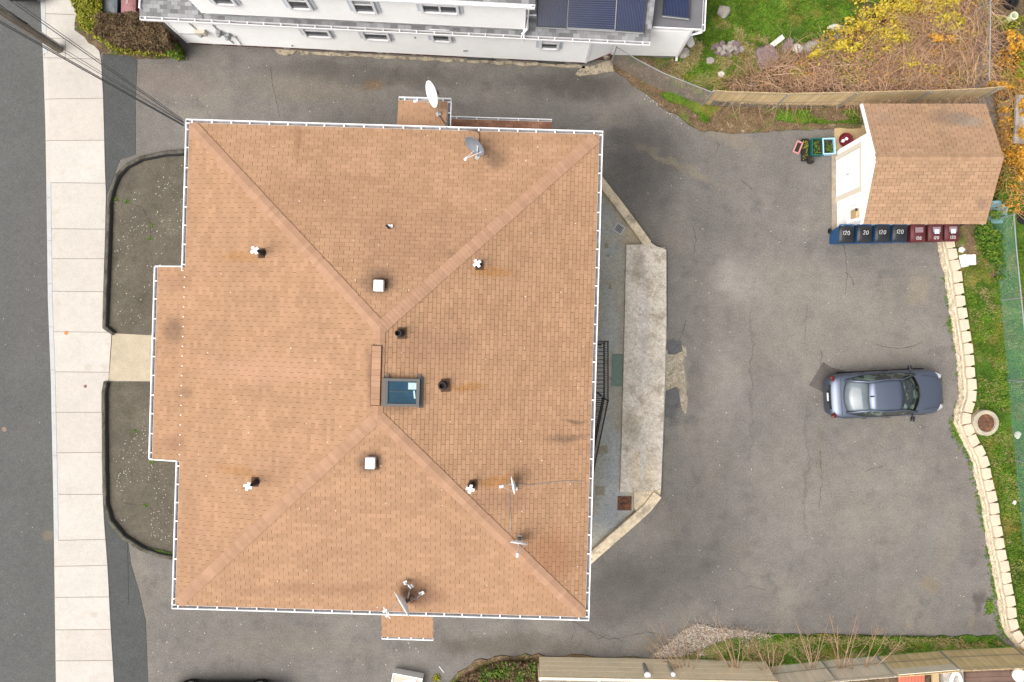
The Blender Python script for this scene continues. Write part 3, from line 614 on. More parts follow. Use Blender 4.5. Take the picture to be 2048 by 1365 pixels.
b = MB(); b.box(((u0+u1)/2, (v0+v1)/2-.5, 1.38), (u1-u0-.2, v1-v0+.4, 2.72)); b.build('porch_wall', M['siding_tan'], TH)
# vent pipes
def vent(px, py, r, hgt, cap, open_top=True):
    u, v = hp(px, py, 6.4); z = roofz(u, v); u, v = hp(px, py, z); z = roofz(u, v)
    b = MB(); b.lathe((u, v, z-.05), [(r*1.5, 0), (r*1.5, .09), (r, .12), (r, hgt), (r*1.12, hgt+.003), (r*1.12, hgt+.04), (r*.8, hgt+.04), (r*.8, hgt-.12)], 18)
    b.box((u, v, z+.012), (r*4, r*4, .016), R(3), m=M['tan_deck'])
    o = b.build('vent_pipe', M['pipe_dark'], TH, smooth=False)
    if cap:
        c = MB(); an = random.uniform(0, 1.5)
        for k in range(2):
            c.box((u, v, z+hgt+.07+k*.004), (.25, .085, .02), an+k*math.pi/2)
        for k in range(4):
            t = an+k*math.pi/2; c.box((u+.12*math.cos(t), v+.12*math.sin(t), z+hgt+.03), (.016, .08, .09), t)
        c.build('vent_cap', M['white_plastic'], o)
    return o
vent(526, 507, .075, .62, True); vent(513, 964, .075, .62, True); vent(956, 531, .075, .45, True); vent(943, 970, .08, .55, True)
vent(801, 667, .085, .5, False); vent(886, 771, .10, .3, False)
def boxvent(px, py):
    u, v = hp(px, py, 6.6); z = roofz(u, v); b = MB(); b.rbox((u, v, z+.06), (.29, .34, .2), .03); b.rbox((u, v, z-.02), (.2, .25, .12), .02, m=M['pipe_dark'])
    b.box((u, v, z+.012), (.42, .46, .016), m=M['tan_deck']); return b.build('roof_vent', M['white_plastic'], TH)
boxvent(763, 574); boxvent(746, 922)
u, v = hp(780, 457, 6.4); z = roofz(u, v); b = MB(); b.box((u, v+.05, z+.03), (.2, .09, .04), R(3)); b.tube([(u-.03, v+.0, z), (u, v-.02, z+.16), (u-.07, v+.05, z+.22)], .04, M['pipe_dark'], 8); b.build('roof_vent', M['white_plastic'], TH)
# skylight
ua, va = hp(764, 812, RH); ub_, vb = hp(840, 758, RH-.1); su = (ua+ub_)/2; sv = (va+vb)/2; wu, wv = ub_-ua, vb-va
tilt = math.atan((RH-EH)/(hw-ru)); rot = Matrix.Rotation(tilt, 3, 'Y').to_quaternion(); sz = roofz(su, sv)+.1
Q = rot.to_matrix()
sk = MB()
def so_(x, y, z): return Vector((su, sv, sz)) + Q @ Vector((x, y, z))
for s in (-1, 1):
    sk.box(so_(s*(wu/2-.05), 0, 0), (.1 if s < 0 else .09, wv, .2), rot=rot); sk.box(so_(0, s*(wv/2-.04), .001), (wu-.19, .08, .2), rot=rot)
for x_ in (-wu/2+.14, wu/2-.01): sk.box(so_(x_, wv/2+.06, -.05), (.09, .12, .03), rot=rot)
sk.box(so_(wu/2+.05, 0, -.06), (.12, wv+.1, .03), rot=rot, m=M['dark_metal']); sk.box(so_(-wu/2+.13, 0, .075), (.05, wv-.17, .05), rot=rot)
sko = sk.build('skylight', mat('bronze frame', (.12,.115,.11), .5, .4), TH)
g = MB(); g.box(so_(.0, 0, .05), (wu-.19, wv-.16, .02), rot=rot); g.build('pane', M['sky_glass'], sko)
g = MB(); g.box(so_(wu/2-.22, wv/2-.22, .064), (.24, .2, .006), rot=rot); g.box(so_(wu/2-.15, -.06, .0645), (.05, .24, .006), rot=rot @ Matrix.Rotation(R(8), 3, 'Z').to_quaternion()); g.build('sticker', M['paper'], sko)
g = MB(); g.box(so_(-.05, .02, .0625), (wu-.5, .02, .004), rot=rot); g.build('glass_seam', M['dark_metal'], sko)

# black metal stair at the rear
def hl(u, v, z=0): return HC + Matrix.Rotation(HR, 3, 'Z') @ Vector((u, v, z))
ST = thing('metal_staircase', 'black metal balcony and stair with barred railing on the east side of the tan house', 'staircase', hl(hw+.1, 1, 0), HR)
def rail(mb, a, c, h=1.0, n=20):
    a, c = Vector(a), Vector(c); mb.tube([a+Vector((0,0,h)), c+Vector((0,0,h))], .026); mb.tube([a+Vector((0,0,.1)), c+Vector((0,0,.1))], .02)
    for i in range(n+1): p = a.lerp(c, i/n); mb.tube([p+Vector((0,0,.1)), p+Vector((0,0,h))], .011, n=4)
    for p in (a, c): mb.tube([p-Vector((0,0,.05)), p+Vector((0,0,h+.04))], .03, n=4)
LU = P(1216, 740, 5.0).x; lz = 4.0; Y0, Y1, Y2 = -.02, -1.95, -5.0
x_in = 2.42
b = MB()
for k in range(14): b.box(((x_in+LU)/2, Y0-(k+.5)*(Y0-Y1)/14, lz+.03), (LU-x_in, .028, .03))
for x_ in (x_in, (x_in+LU)/2, LU): b.box((x_, (Y0+Y1)/2, lz), (.04, Y0-Y1, .05))
for x_ in (x_in+.1, LU-.1): b.tube([(x_, Y0-.1, 0), (x_, Y0-.1, lz)], .04); b.tube([(x_, Y1+.1, 0), (x_, Y1+.1, lz)], .04)
b.build('landing', M['black_metal'], ST, world=True)
b = MB(); rail(b, (LU, Y0, lz), (LU, Y1, lz), n=24); b.build('railing', M['black_metal'], ST, world=True)
b = MB(); rail(b, (x_in, Y0, lz), (LU, Y0, lz), n=5); b.build('railing', M['black_metal'], ST, world=True)
b = MB(); rail(b, (LU, Y1, lz), (LU-.0, Y2, 0.05), n=34); b.build('railing', M['black_metal'], ST, world=True)
b = MB(); rail(b, (x_in, Y1-.2, lz-.3), (x_in, Y2, 0.05), n=20); b.build('railing', M['black_metal'], ST, world=True)
for k in range(18):
    t = (k+.5)/18; b = MB()
    for q_ in (-.07, 0, .07): b.box(((x_in+LU)/2, Y1+(Y2-Y1)*t+q_, lz*(1-t)), (LU-x_in-.08, .03, .03))
    for q_ in (x_in+.05, LU-.05): b.box((q_, Y1+(Y2-Y1)*t, lz*(1-t)-.02), (.03, .2, .03))
    b.build('step', M['black_metal'], ST, world=True)
b = MB()
for x_ in (x_in+.02, LU-.02): b.tube([(x_, Y1, lz-.06), (x_, Y2, .0)], .04, n=4)
b.build('stringer', M['black_metal'], ST, world=True)

# ---------------------------------------------------------------- satellite dishes
def dish(label, px, py, az, el, size, up=.55, mast_px=None, mat_=None, arm=.55, zfix=None, lnb=1, reach=(0, 0)):
    base_h = zfix
    if base_h is None:
        u, v = hp(px, py, 6.6); base_h = roofz(u, v)
    ctr = P(px, py, base_h+up); foot = P(*(mast_px or (px, py)), base_h)
    if zfix is None:
        for _ in range(3):
            q = Matrix.Rotation(-HR, 3, 'Z') @ (foot-HC); fz = roofz(q.x, q.y); foot = P(*(mast_px or (px, py)), fz)
    t = thing('satellite_dish', label, 'satellite dish', foot, az, 'satellite dishes on the tan house')
    l = Matrix.Rotation(-az, 3, 'Z') @ (ctr-foot); ax = Matrix.Rotation(math.pi/2-el, 3, 'Y')   # local +X is the facing direction
    rr = size/2; prof = [(0.001, -.10), (rr*.4, -.085), (rr*.75, -.045), (rr, 0), (rr+.012, .004), (rr+.012, -.012), (rr*.75, -.06), (rr*.4, -.1), (.001, -.118)]
    b = MB(); ax2 = ax @ Matrix.Diagonal((1.06, 1.0, 1.0)); b.lathe(l, [(r_, z_*size/.6) for r_, z_ in prof], 28, ax=ax2)
    b.build('reflector', mat_ or M['white_plastic'], t, smooth=True)
    nrm = ax @ Vector((0, 0, 1)); dn = ax @ Vector((1, 0, 0))
    b = MB(); s0 = l+dn*rr*.95-nrm*.03; e0 = l+nrm*arm+dn*rr*.45; b.tube([s0-nrm*.05, s0, e0], .016); 
    if lnb > 1:
        sdv = Vector((0, 1, 0)); b.tube([e0-sdv*.2, e0+sdv*.2], .02)
    b.tube([l+Vector((0,rr*.8,0)), e0], .007, n=4)
    b.build('feed_arm', M['galv'] if mat_ is None else M['white_plastic'], t)
    for k in range(lnb):
        off = Vector((0, (k-(lnb-1)/2)*.16, 0)); b = MB(); b.lathe(e0+off, [(.03, -.08), (.045, -.06), (.045, 0), (.035, .05)], 12, ax=Matrix.Rotation(math.pi/2-el+math.pi, 3, 'Y'))
        b.build('feed_horn', M['white_plastic'], t)
    b = MB(); bk = l-nrm*.15*size/.6; b.tube([(0, 0, 0), (bk.x*.35, bk.y*.35, l.z*.55), bk, l-nrm*.09], .024, n=8); b.build('mast', M['galv'], t)
    b = MB(); b.box((0, 0, .015), (.16, .12, .03)); b.box(bk, (.08, .1, .14), m=M['dark_metal']); b.build('bracket', M['galv'], t)
    return t
def az_px(dx, dy): return math.atan2(-dy, dx)
dish('upright white satellite dish on the small north porch roof, seen nearly edge on', 863, 189, az_px(-23, 10), R(19), .80, up=.7, mast_px=(877,229), zfix=5.0, arm=.5)
dish('tilted grey satellite dish on the north slope of the tan roof', 949, 293, az_px(-17, 24), R(17), .70, up=.45, mast_px=(955,315), mat_=M['grey_dish'], arm=.42)
dish('white dish on a bent mast, standing edge on over the south gutter', 803, 1209, az_px(-24, 14), R(17), .82, up=.55, mast_px=(822,1173), arm=.5, lnb=2)
dish('small white dish on the east slope beside the south east vent pipe', 1025, 971, az_px(-24, 4), R(5), .52, up=.4, mast_px=(1030,977), arm=.32)
dish('small white dish on the hip line towards the south east roof corner', 1038, 1087, az_px(-3, 24), R(14), .52, up=.4, mast_px=(1040,1075), arm=.34)
def roof_cable(pts, r, m, label):
    q = []
    for (x, y) in pts:
        u, v = hp(x, y, 6.4); z = roofz(u, v); p = P(x, y, z+.02); q.append(p)
    b = MB(); b.tube(q, r, n=5); return tag(b.build('cable', m), label, 'cable', 'loose cables on the tan roof')
roof_cable([(933,260), (952,262), (959,268), (959,285), (957,300)], .012, M['cable'], 'black cable curving from the north gutter to the grey dish')
roof_cable([(1036,968), (1060,971), (1095,966), (1130,963), (1168,964)], .009, M['galv'], 'thin grey cable running east from the small dish towards the east gutter')
roof_cable([(1018,985), (1019,1010), (1022,1040), (1021,1068)], .009, M['galv'], 'thin grey cable between the two small dishes on the east slope')
p = P(877, 229, 5.02); b = MB(); b.tube([p, P(884,240,5.05), P(892,250,5.1), P(893,256,5.86)], .012, n=5); tag(b.build('cable', M['cable']), 'black cable from the upright white dish over the north gutter', 'cable', 'loose cables on the tan roof')
b = MB(); q = []
for k in range(13): t = k/12*2*math.pi; q.append(P(824+5*math.cos(t), 1198+7*math.sin(t), 6.15))
b.tube(q, .01, n=4); tag(b.build('cable', M['cable']), 'small black cable loop hanging beside the bent dish mast', 'cable', 'loose cables on the tan roof')
b = MB(); ft = P(843, 1187, 6.1); b.tube([ft, ft+Vector((-.14,-.13,.1)), ft+Vector((-.2,-.1,.2))], .02, n=6); b.box(ft+Vector((0,0,-.02)), (.16,.1,.05), .4); tag(b.build('metal_bracket', M['galv']), 'old metal bracket fixed to the roof right of the bent dish mast', 'bracket')
b = MB(); ft = P(811, 1166, 6.2); b.tube([ft, ft+Vector((.1,-.03,.1)), ft+Vector((.2,-.12,.15))], .022, n=6); b.box(ft+Vector((0,0,-.02)), (.12,.12,.06), .4); tag(b.build('metal_bracket', M['galv']), 'old metal bracket with a short arm above the bent dish mast', 'bracket')

# ---------------------------------------------------------------- white neighbour house
NR = math.atan2(P(1170,130).y-P(382,90).y, P(1170,130).x-P(382,90).x)
NO = P(382, 90)
NH = thing('white_house', 'white clapboard house with grey shingle roofs and solar panels along the north drive', 'house', NO, NR)
def nl_(x, y, h=0):
    p = P(x, y, h)-NO; c, s = math.cos(-NR), math.sin(-NR); return Vector((p.x*c-p.y*s, p.x*s+p.y*c, h))
def nz_at(x, y, v=0.0):      # height of the photograph point on the vertical plane local v
    lo, hi = 0, 12
    for _ in range(40):
        m_ = (lo+hi)/2
        if nl_(x, y, m_).y < v: hi = m_
        else: lo = m_
    return (lo+hi)/2
e1 = nl_(1170, 130).x; EZ = 2.62
def clap(mb, a, c, z0, z1, out, lap=.21):   # lapped siding boards between two plan points
    a, c, o = Vector((a[0], a[1], 0)), Vector((c[0], c[1], 0)), Vector((out[0], out[1], 0)); z = z0
    while z < z1-.01:
        zt = min(z+lap, z1)
        vs = [a+o*.034+Vector((0,0,z)), c+o*.034+Vector((0,0,z)), c+Vector((0,0,zt)), a+Vector((0,0,zt)), a+Vector((0,0,z)), c+Vector((0,0,z))]
        mb.add(vs, [(0,1,2,3), (0,4,5,1)]); z += lap
b = MB(); clap(b, (0, 0), (e1, 0), .28, EZ, (0, -1)); b.box((e1/2, 4.05, 1.4), (e1-.02, 8.08, 2.3), m=M['siding'])
jb, ja = nl_(1219, 111), nl_(1351, 114)
clap(b, (e1, 0), (jb.x, jb.y), .28, EZ, ((jb.y)/math.hypot(jb.x-e1, jb.y), -(jb.x-e1)/math.hypot(jb.x-e1, jb.y)))
clap(b, (jb.x, jb.y), (ja.x, ja.y), .12, 2.36, (0, -1)); b.box(((e1+ja.x)/2, 4.5+jb.y, 1.25), (ja.x-e1-.03, 8.6, 2.2), m=M['siding'])
clap(b, (0, 8), (0, 0), .28, EZ, (-1, 0)); clap(b, (ja.x, ja.y), (ja.x, 8), .12, 2.36, (1, 0))
w1 = b.build('wall', M['siding'], NH)
b = MB(); b.box((e1/2, .03+4, .14), (e1-.1, 8, .3)); b.box(((e1+jb.x)/2, jb.y/2+.25, .14), (jb.x-e1, .5, .3), m=M['brick']); b.build('foundation', M['brick'], NH)
b = MB(); q_ = [(e1*.27+i*(e1*.73)/60, -.10-.05*mnoise.noise(Vector((i*.37, 2, 1)))) for i in range(61)]; b.wall(q_, [.12+.09*mnoise.noise(Vector((i*.5, 7, 1))) for i in range(61)], 0, .035)
PF = mat('patched footing', (.34,.29,.21), .95, noises=((4,.3,5),(25,.3,3)), tint=((5,(.16,.14,.11),.5,.62),)); b.build('foundation_kerb', PF, NH)
flat('footing_patch', [(548,99), (556,107), (575,113), (588,108), (594,100)], .03, PF, jag=.03)
flat('footing_patch', [(1150,148), (1166,134), (1186,131), (1200,124), (1222,122), (1232,134), (1226,146), (1205,150), (1180,152), (1160,153)], .035, PF, jag=.05)
for x_ in (0.0, e1, jb.x, ja.x): b = MB(); b.box((x_, (0 if x_ in (0.0, e1) else jb.y)-.012, 1.42), (.09, .05, 2.35)); b.build('corner_board', M['white_trim'], NH)
# upper storey
uw = nl_(400, 25, 2.95).x; ue_ = nl_(1050, 60, 2.8).x; UZ = 4.95
b = MB(); clap(b, (uw, .02), (ue_, .02), 2.85, UZ, (0, -1)); clap(b, (uw, 8), (uw, .02), 2.85, UZ, (-1, 0)); clap(b, (ue_, .02), (ue_, 8), 2.85, UZ, (1, 0)); b.box(((uw+ue_)/2, 4.05, 3.9), (ue_-uw-.03, 8, 2.05), m=M['siding'])
b.build('wall', M['siding'], NH)
# pent roof and low wings
kwg = dict(deck=M['grey_deck'], tm=M['grey_shingle'])
pz = EZ; px0 = nl_(279, 38, EZ).x; px1 = nl_(1300, 90, EZ).x; py = nl_(700, 60, EZ).y+.12
SLP = .42
b = MB()
face_shingles(b, [(ue_+.0, py, pz), (px1, py, pz), (px1, 5.5, pz+(5.5-py)*SLP), (ue_, 5.5, pz+(5.5-py)*SLP)], tab=.25, expo=.14, gap=.006, seed=21, **kwg)
face_shingles(b, [(uw, py, pz), (ue_-.001, py, pz), (ue_-.001, .03, pz+(.03-py)*SLP), (uw, .03, pz+(.03-py)*SLP)], tab=.25, expo=.14, gap=.006, seed=22, **kwg)
face_shingles(b, [(px0, py, pz), (uw-.001, py, pz), (uw-.001, 5, pz+(5-py)*SLP*.25), (px0, 5, pz+(5-py)*SLP*.25)], tab=.25, expo=.14, gap=.006, seed=23, **kwg)
b.build('roof', M['grey_shingle'], NH)
b = MB(); gutter(b, (px0, py-.002), (px1, py-.002), (0, -1), pz-.01, w=.13, step=.62); b.build('gutter', M['white_trim'], NH)
b = MB(); b.box(((px0+px1)/2, py+.3, pz-.07), (px1-px0-.02, .6, .05)); b.box((px0+.04, 2.6, pz+.02), (.05, 5, .22)); b.build('soffit', M['white_trim'], NH)
# flat roofed annexe
q0, q1 = nl_(1305, 52, 2.45), nl_(1403, 62, 2.45)
b = MB(); b.box(((q0.x+q1.x)/2, (q0.y+q1.y)/2+3.4, 2.42), (q1.x-q0.x, 6.8, .1)); b.build('flat_roof', mat('grey roof felt', (.13,.13,.14), .9, noises=((1.5,.12,4),(30,.12,2))), NH)
b = MB(); gutter(b, (q1.x+.002, q1.y), (q1.x+.002, q1.y+6.5), (1, 0), 2.48, w=.12, step=.9); b.box(((q0.x+q1.x)/2, (q0.y+q1.y)/2-.02, 2.43), (q1.x-q0.x, .04, .13)); b.build('gutter', M['white_trim'], NH)
b = MB(); b.tube([(q1.x+.05, q1.y, 2.35), (ja.x+.05, ja.y-.03, 2.0), (ja.x+.03, ja.y-.05, .1), (ja.x+.03, ja.y-.2, .06)], .045, n=6); b.build('downpipe', M['white_trim'], NH)
# upper roof edge
gu = nl_(900, 8, UZ).y
b = MB(); face_shingles(b, [(uw-.3, gu+.12, UZ+.02), (ue_+.3, gu+.12, UZ+.02), (ue_+.3, 4.2, UZ+1.9), (uw-.3, 4.2, UZ+1.9)], tab=.25, expo=.14, gap=.006, seed=24, **kwg); b.build('upper_roof', M['grey_shingle'], NH)
b = MB(); gutter(b, (uw-.3, gu+.118), (ue_+.3, gu+.118), (0, -1), UZ, w=.13, step=.62); b.box(((uw+ue_)/2, gu/2+.1, UZ-.09), (ue_-uw+.4, -gu+.15, .04)); b.build('gutter', M['white_trim'], NH)
b = MB(); b.tube([(ue_+.12, gu+.1, UZ-.1), (ue_+.1, .0, UZ-.4), (ue_+.08, -.06, 3.05), (ue_-.1, -.25, 2.95)], .045, n=6); b.build('downpipe', M['white_trim'], NH)
b = MB(); b.tube([nl_(1072,31,3.4), nl_(1058,31,3.2), nl_(1050,34,3.1), nl_(1048,60,2.9), nl_(1048,78,2.6), nl_(1048,84,2.3)], .03, n=6); b.build('conduit', M['white_trim'], NH)
# windows
def nwin(px, py_bot, w, h, v, cols=1):
    z = nz_at(px, py_bot, v-.05); u = nl_(px, py_bot, z).x
    f = MB(); f.box((u, v-.02, z+h/2), (w+.44, .03, h+.1), 0); f.build('window_surround', mat('bluish trim', (.58,.62,.70), .5), NH)
    wall_window(NH, (u, v-.036, z+h/2), w, h, (0, -1), cols=cols)
for (x, yb) in ((452,8), (603,17), (732,24)): nwin(x, yb, .62, 1.0, 0.0)
nwin(881, 25, 1.12, .9, 0.0, 2)
for (x, yb, w) in ((638,73,.84), (755,79,.84), (884,82,.56), (1098,97,.56)): nwin(x, yb, w, .9, 0.0)
for (x, yb) in ((960,122), (1100,131)):
    u = nl_(x, yb).x; b = MB(); b.box((u, -.03, .17), (1.0, .05, .2)); fo = b.build('basement_window', M['dark_metal'], NH)
    g = MB(); g.box((u, -.057, .17), (.9, .006, .14)); g.build('pane', M['window_glass'], fo)
for (x, y, w) in ((585,92,.06), (830,76,.05), (930,102,.12)):
    z = nz_at(x, y, -.03); u = nl_(x, y, z).x; b = MB(); b.rbox((u, -.04, z), (w, .06, .08), .01); b.build('wall_fitting', M['galv'], NH)
# meters and conduits on the west end
for (x, y, w, h) in ((402,66,.4,.3), (438,66,.17,.22), (455,72,.2,.25)):
    z = nz_at(x, y, -.1); u = nl_(x, y, z).x; b = MB(); b.rbox((u, -.1, z-h/2), (w, .16, h), .02); b.lathe((u, -.19, z), [(.08, 0), (.08, .05), (.05, .08)], 14, m=M['galv'], ax=Matrix.Rotation(R(90), 3, 'X')); b.build('meter_box', M['siding_tan'] if w > .3 else M['galv'], NH)
b = MB()
for pts in (((355,68),(395,69)), ((425,50),(440,66),(468,88)), ((455,72),(470,73),(483,90)), ((378,47),(393,60))):
    q = []
    for (x, y) in pts: z = nz_at(x, y, -.05); q.append((nl_(x, y, z).x, -.05, z))
    b.tube(q, .022, n=5)
b.build('conduit', M['galv'], NH)
# solar panels lying on the east wing roof
def solar(pts, zf, label, horizontal=False, lines=22):
    """pts: four photograph corners (clockwise from top left); zf(local y) -> height"""
    W3 = []
    for (x, y) in pts:
        z = 3.0
        for _ in range(12): z = zf(nl_(x, y, z))
        l = nl_(x, y, z); W3.append(Vector((l.x, l.y, z)))
    t = thing('solar_panel', label, 'solar panel', (0,0,0), 0, 'solar panels on the white house'); 
    c = sum(W3, Vector())/4; wc = NO + Matrix.Rotation(NR, 3, 'Z') @ c; t.location = wc; t.rotation_euler = (0, 0, NR)
    q = [w-c for w in W3]; up = Vector((0, 0, 1)); th = .035
    b = MB(); b.add([p for p in q]+[p-up*th for p in q], [(0,1,2,3), (7,6,5,4)]+[(i, (i+1) % 4, 4+(i+1) % 4, 4+i) for i in range(4)]); b.build('cell_sheet', M['solar'], t)
    b = MB()
    for k in range(1, lines):
        s = k/lines
        a, e = (q[0].lerp(q[3], s), q[1].lerp(q[2], s)) if horizontal else (q[0].lerp(q[1], s), q[3].lerp(q[2], s))
        b.tube([a+up*.002, e+up*.002], .0045, n=4, cap=False)
    b.build('busbars', M['solar_line'], t)
    b = MB(); q2 = [p*1.0 for p in q]
    for i in range(4): b.tube([q2[i], q2[(i+1) % 4]], .018, n=4)
    b.build('frame', M['galv'] if horizontal else M['dark_metal'], t)
    b = MB(); b.tube([q[3]+up*-.02+Vector((0,-.03,0)), q[2]+up*-.02+Vector((0,-.03,0))], .022, n=4); b.build('mounting_rail', M['galv'], t)
zr = lambda l: pz+(l.y-py)*SLP+.1
solar([(1078,-40), (1137,-40), (1132,56), (1074,53)], zr, 'leftmost dark blue solar panel on the white house, cut by the photo edge', lines=18)
solar([(1139,-40), (1236,-40), (1230,61), (1134,56)], zr, 'wide solar panel with sideways lines, between two others on the grey shingles', True, 22)
solar([(1238,-40), (1298,-40), (1287,65), (1231,61)], zr, 'solar panel at the right end of the row on grey shingles', lines=18)
solar([(1330,-45), (1380,-45), (1378,37), (1325,31)], lambda l: 2.62, 'separate bright blue solar panel on the flat annexe roof', lines=18)

# ---------------------------------------------------------------- shed
SX0, SX1, SY0, SY1, SE, SRZ = 12.87, 17.42, 4.30, 8.72, 2.2, 3.12
SH = thing('garden_shed', 'small white shed with a tan gable roof in the north east corner of the lot', 'shed', (12.96, 6.5, 0), 0)
ym = (SY0+SY1)/2; kws = dict(deck=M['tan_deck'], tm=M['shed_shingle'])
b = MB(); face_shingles(b, [(SX1, SY1, SE), (SX0, SY1, SE), (SX0, ym, SRZ), (SX1, ym, SRZ)], seed=31, gap=.014, cg=.006, **kws)
face_shingles(b, [(SX0, SY0, SE), (SX1, SY0, SE), (SX1, ym, SRZ), (SX0, ym, SRZ)], seed=32, gap=.014, cg=.006, **kws)
caps(b, (SX0, ym, SRZ), (SX1, ym, SRZ), Vector((0,1,-.415)).normalized(), Vector((0,-1,-.415)).normalized(), w=.13, lift=.02)
b.build('roof', M['shed_shingle'], SH, world=True)
for s, yy in ((1, SY1), (-1, SY0)):
    for xx in (SX0+.0, SX1-.06):
        dz_ = .012 if xx < 14 else -.02
        b = MB(); b.add([(xx-.03, yy, SE+dz_), (xx+.03, yy, SE+dz_), (xx+.03, ym, SRZ+dz_), (xx-.03, ym, SRZ+dz_), (xx-.03, yy, SE-.12), (xx+.03, yy, SE-.12), (xx+.03, ym, SRZ-.12), (xx-.03, ym, SRZ-.12)],
              [(0,1,2,3), (4,7,6,5), (0,4,5,1), (1,5,6,2), (2,6,7,3), (3,7,4,0)]); b.build('bargeboard', M['white_trim'], SH, world=True)
b = MB(); X0, X1, Ya, Yb = 12.97, 17.25, SY0+.2, 7.6; ZN = SRZ-(7.6-ym)*(SRZ-SE)/(SY1-ym)-.05
b.add([(X0,Ya,0.0), (X0,Yb,0.0), (X0,Yb,ZN), (X0,ym,SRZ-.06), (X0,Ya,SE), (X1,Ya,0.0), (X1,Yb,0.0), (X1,Yb,ZN), (X1,ym,SRZ-.06), (X1,Ya,SE)], [(0,1,2,3,4), (9,8,7,6,5), (0,5,6,1), (1,6,7,2), (4,9,5,0), (2,7,8,3), (3,8,9,4)])
b.build('wall', M['siding'], SH, world=True)
b = MB(); Yd0, Yd1 = 5.72, 7.2; b.box((X0-.02, (Yd0+Yd1)/2, 1.0), (.04, Yd1-Yd0, 1.9)); dd = b.build('door', M['white_plastic'], SH, world=True)
b = MB(); b.box((X0-.042, (Yd0+Yd1)/2, 1.0), (.01, .02, 1.88)); 
for zz in (.5, 1.45):
    for yy in (6.08, 6.83): b.box((X0-.043, yy, zz), (.012, .5, .7))
b.build('door_panel', M['siding'], dd, world=True)
b = MB(); b.tube([(X0-.08, 6.4, 1.0), (X0-.08, 6.4, 1.12)], .014); b.build('handle', M['galv'], dd, world=True)
b = MB()
for yy in (Yd0-.09, Yd1+.09): b.box((X0-.03, yy, 1.03), (.06, .15, 2.0))
b.box((X0-.035, (Yd0+Yd1)/2, 2.04), (.07, Yd1-Yd0+.35, .12)); b.build('door_frame', mat('cream trim', (.66,.6,.5), .6), SH, world=True)
b = MB(); b.box((12.86, 6.0, .03), (.2, 3.2, .08)); b.build('threshold', M['plank'], SH, world=True)
b = MB(); b.rbox((X0-.07, 4.78, 1.42), (.12, .34, .42), .03); b.box((X0-.06, 4.8, 1.4), (.06, .6, .7), m=M['white_plastic']); b.box((X0-.12, 4.9, 1.83), (.06, .1, .05), m=M['black_metal']); b.build('wall_box', M['plywood'], SH, world=True)
for ys in (SY0+.04, SY1-.04): b = MB(); b.box((15.1, ys, SE-.09), (4.3, .03, .12)); b.build('eave_board', M['white_trim'], SH, world=True)
for xs in (17.2,): b = MB(); b.tube([(xs, 8.5, 0), (xs, 8.5, SE)], .05, n=8); b.build('porch_post', M['white_trim'], SH, world=True)
b = MB(); b.box(P(1702, 276, .03), (1.35, 1.0, .05), R(-1)); tag(b.build('plywood_sheet', M['plywood']), 'tan plywood sheet lying on the ground beside the shed door', 'board')
bs = thing('wash_basin', 'dark red round basin with white cups in it, on the plywood sheet', 'basin', P(1688, 283, .06))
b = MB(); b.lathe((0,0,0), [(.2,0), (.27,.16), (.29,.165), (.27,.15), (.2,.02)], 24); b.build('bowl', M['red_basin'], bs)
for (x, y) in ((-.1,-.02), (.04,.06)): b = MB(); b.lathe((x,y,.03), [(.05,0), (.065,.1), (.055,.1), (.045,.02)], 14); b.build('cup', M['white_plastic'], bs)

# planters
def planter(name, label, cat, px, py, w, d, h, rz, m, soil=True, sprouts=0, grp=None, lm=None):
    t = thing(name, label, cat, P(px, py, .0), rz, grp); b = MB()
    for s in (-1, 1): b.box((s*(w/2-.012), 0, h/2), (.024, d, h)); b.box((0, s*(d/2-.012), h/2), (w-.05, .024, h))
    for s in (-1, 1): b.box((s*(w/2), 0, h), (.045, d+.045, .025)); b.box((0, s*(d/2), h+.001), (w-.05, .045, .025))
    b.box((0, 0, .015), (w-.05, d-.05, .02)); b.build('box', m, t)
    if soil: b = MB(); b.box((0, 0, h*.35), (w-.055, d-.055, h*.5)); b.build('soil', M['compost'], t)
    if sprouts:
        b = MB()
        for _ in range(sprouts):
            x, y = random.uniform(-w/2+.05, w/2-.05), random.uniform(-d/2+.05, d/2-.05)
            for k in range(4):
                a = random.uniform(0, 6.3); L = random.uniform(.03, .08); z = h*.6+random.uniform(0, .06)
                b.add([(x, y, z), (x+L*math.cos(a)-.015*math.sin(a), y+L*math.sin(a)+.015*math.cos(a), z+.03), (x+1.4*L*math.cos(a), y+1.4*L*math.sin(a), z+.02), (x+L*math.cos(a)+.015*math.sin(a), y+L*math.sin(a)-.015*math.cos(a), z+.03)], [(0,1,2,3)])
        b.build('seedlings', lm or M['leaf_green'], t)
planter('planter', 'small pink rectangular planter, leftmost of the planters near the shed', 'planter', 1593, 297, .22, .45, .14, R(-22), M['pink'], grp='planters near the shed')
planter('seedling_tray', 'black tray of yellow green seedlings between the pink planter and the teal crate', 'tray', 1608, 302, .26, .85, .1, R(0), M['bin_black'], sprouts=14, grp='planters near the shed', lm=M['leaf_yg'])
planter('storage_tub', 'teal plastic tub of dark soil and seedlings near the shed', 'tub', 1629, 298, .44, .64, .28, R(-1), M['teal'], sprouts=16, grp='planters near the shed')
planter('storage_tub', 'pale blue rimmed tub of soil, nearest the shed door', 'tub', 1651, 297, .46, .6, .3, R(2), M['pale_blue'], sprouts=16, grp='planters near the shed')
t = thing('plant_pot', 'round black plant pot below the black seedling tray', 'pot', P(1617, 324), 0, 'planters near the shed'); b = MB(); b.lathe((0,0,0), [(.09,0), (.13,.2), (.14,.2), (.12,.17), (.085,.14)], 20); b.build('pot', M['bin_black'], t); b = MB(); b.lathe((0,0,.13), [(.09,0), (.1,.02)], 14); b.build('soil', M['compost'], t)

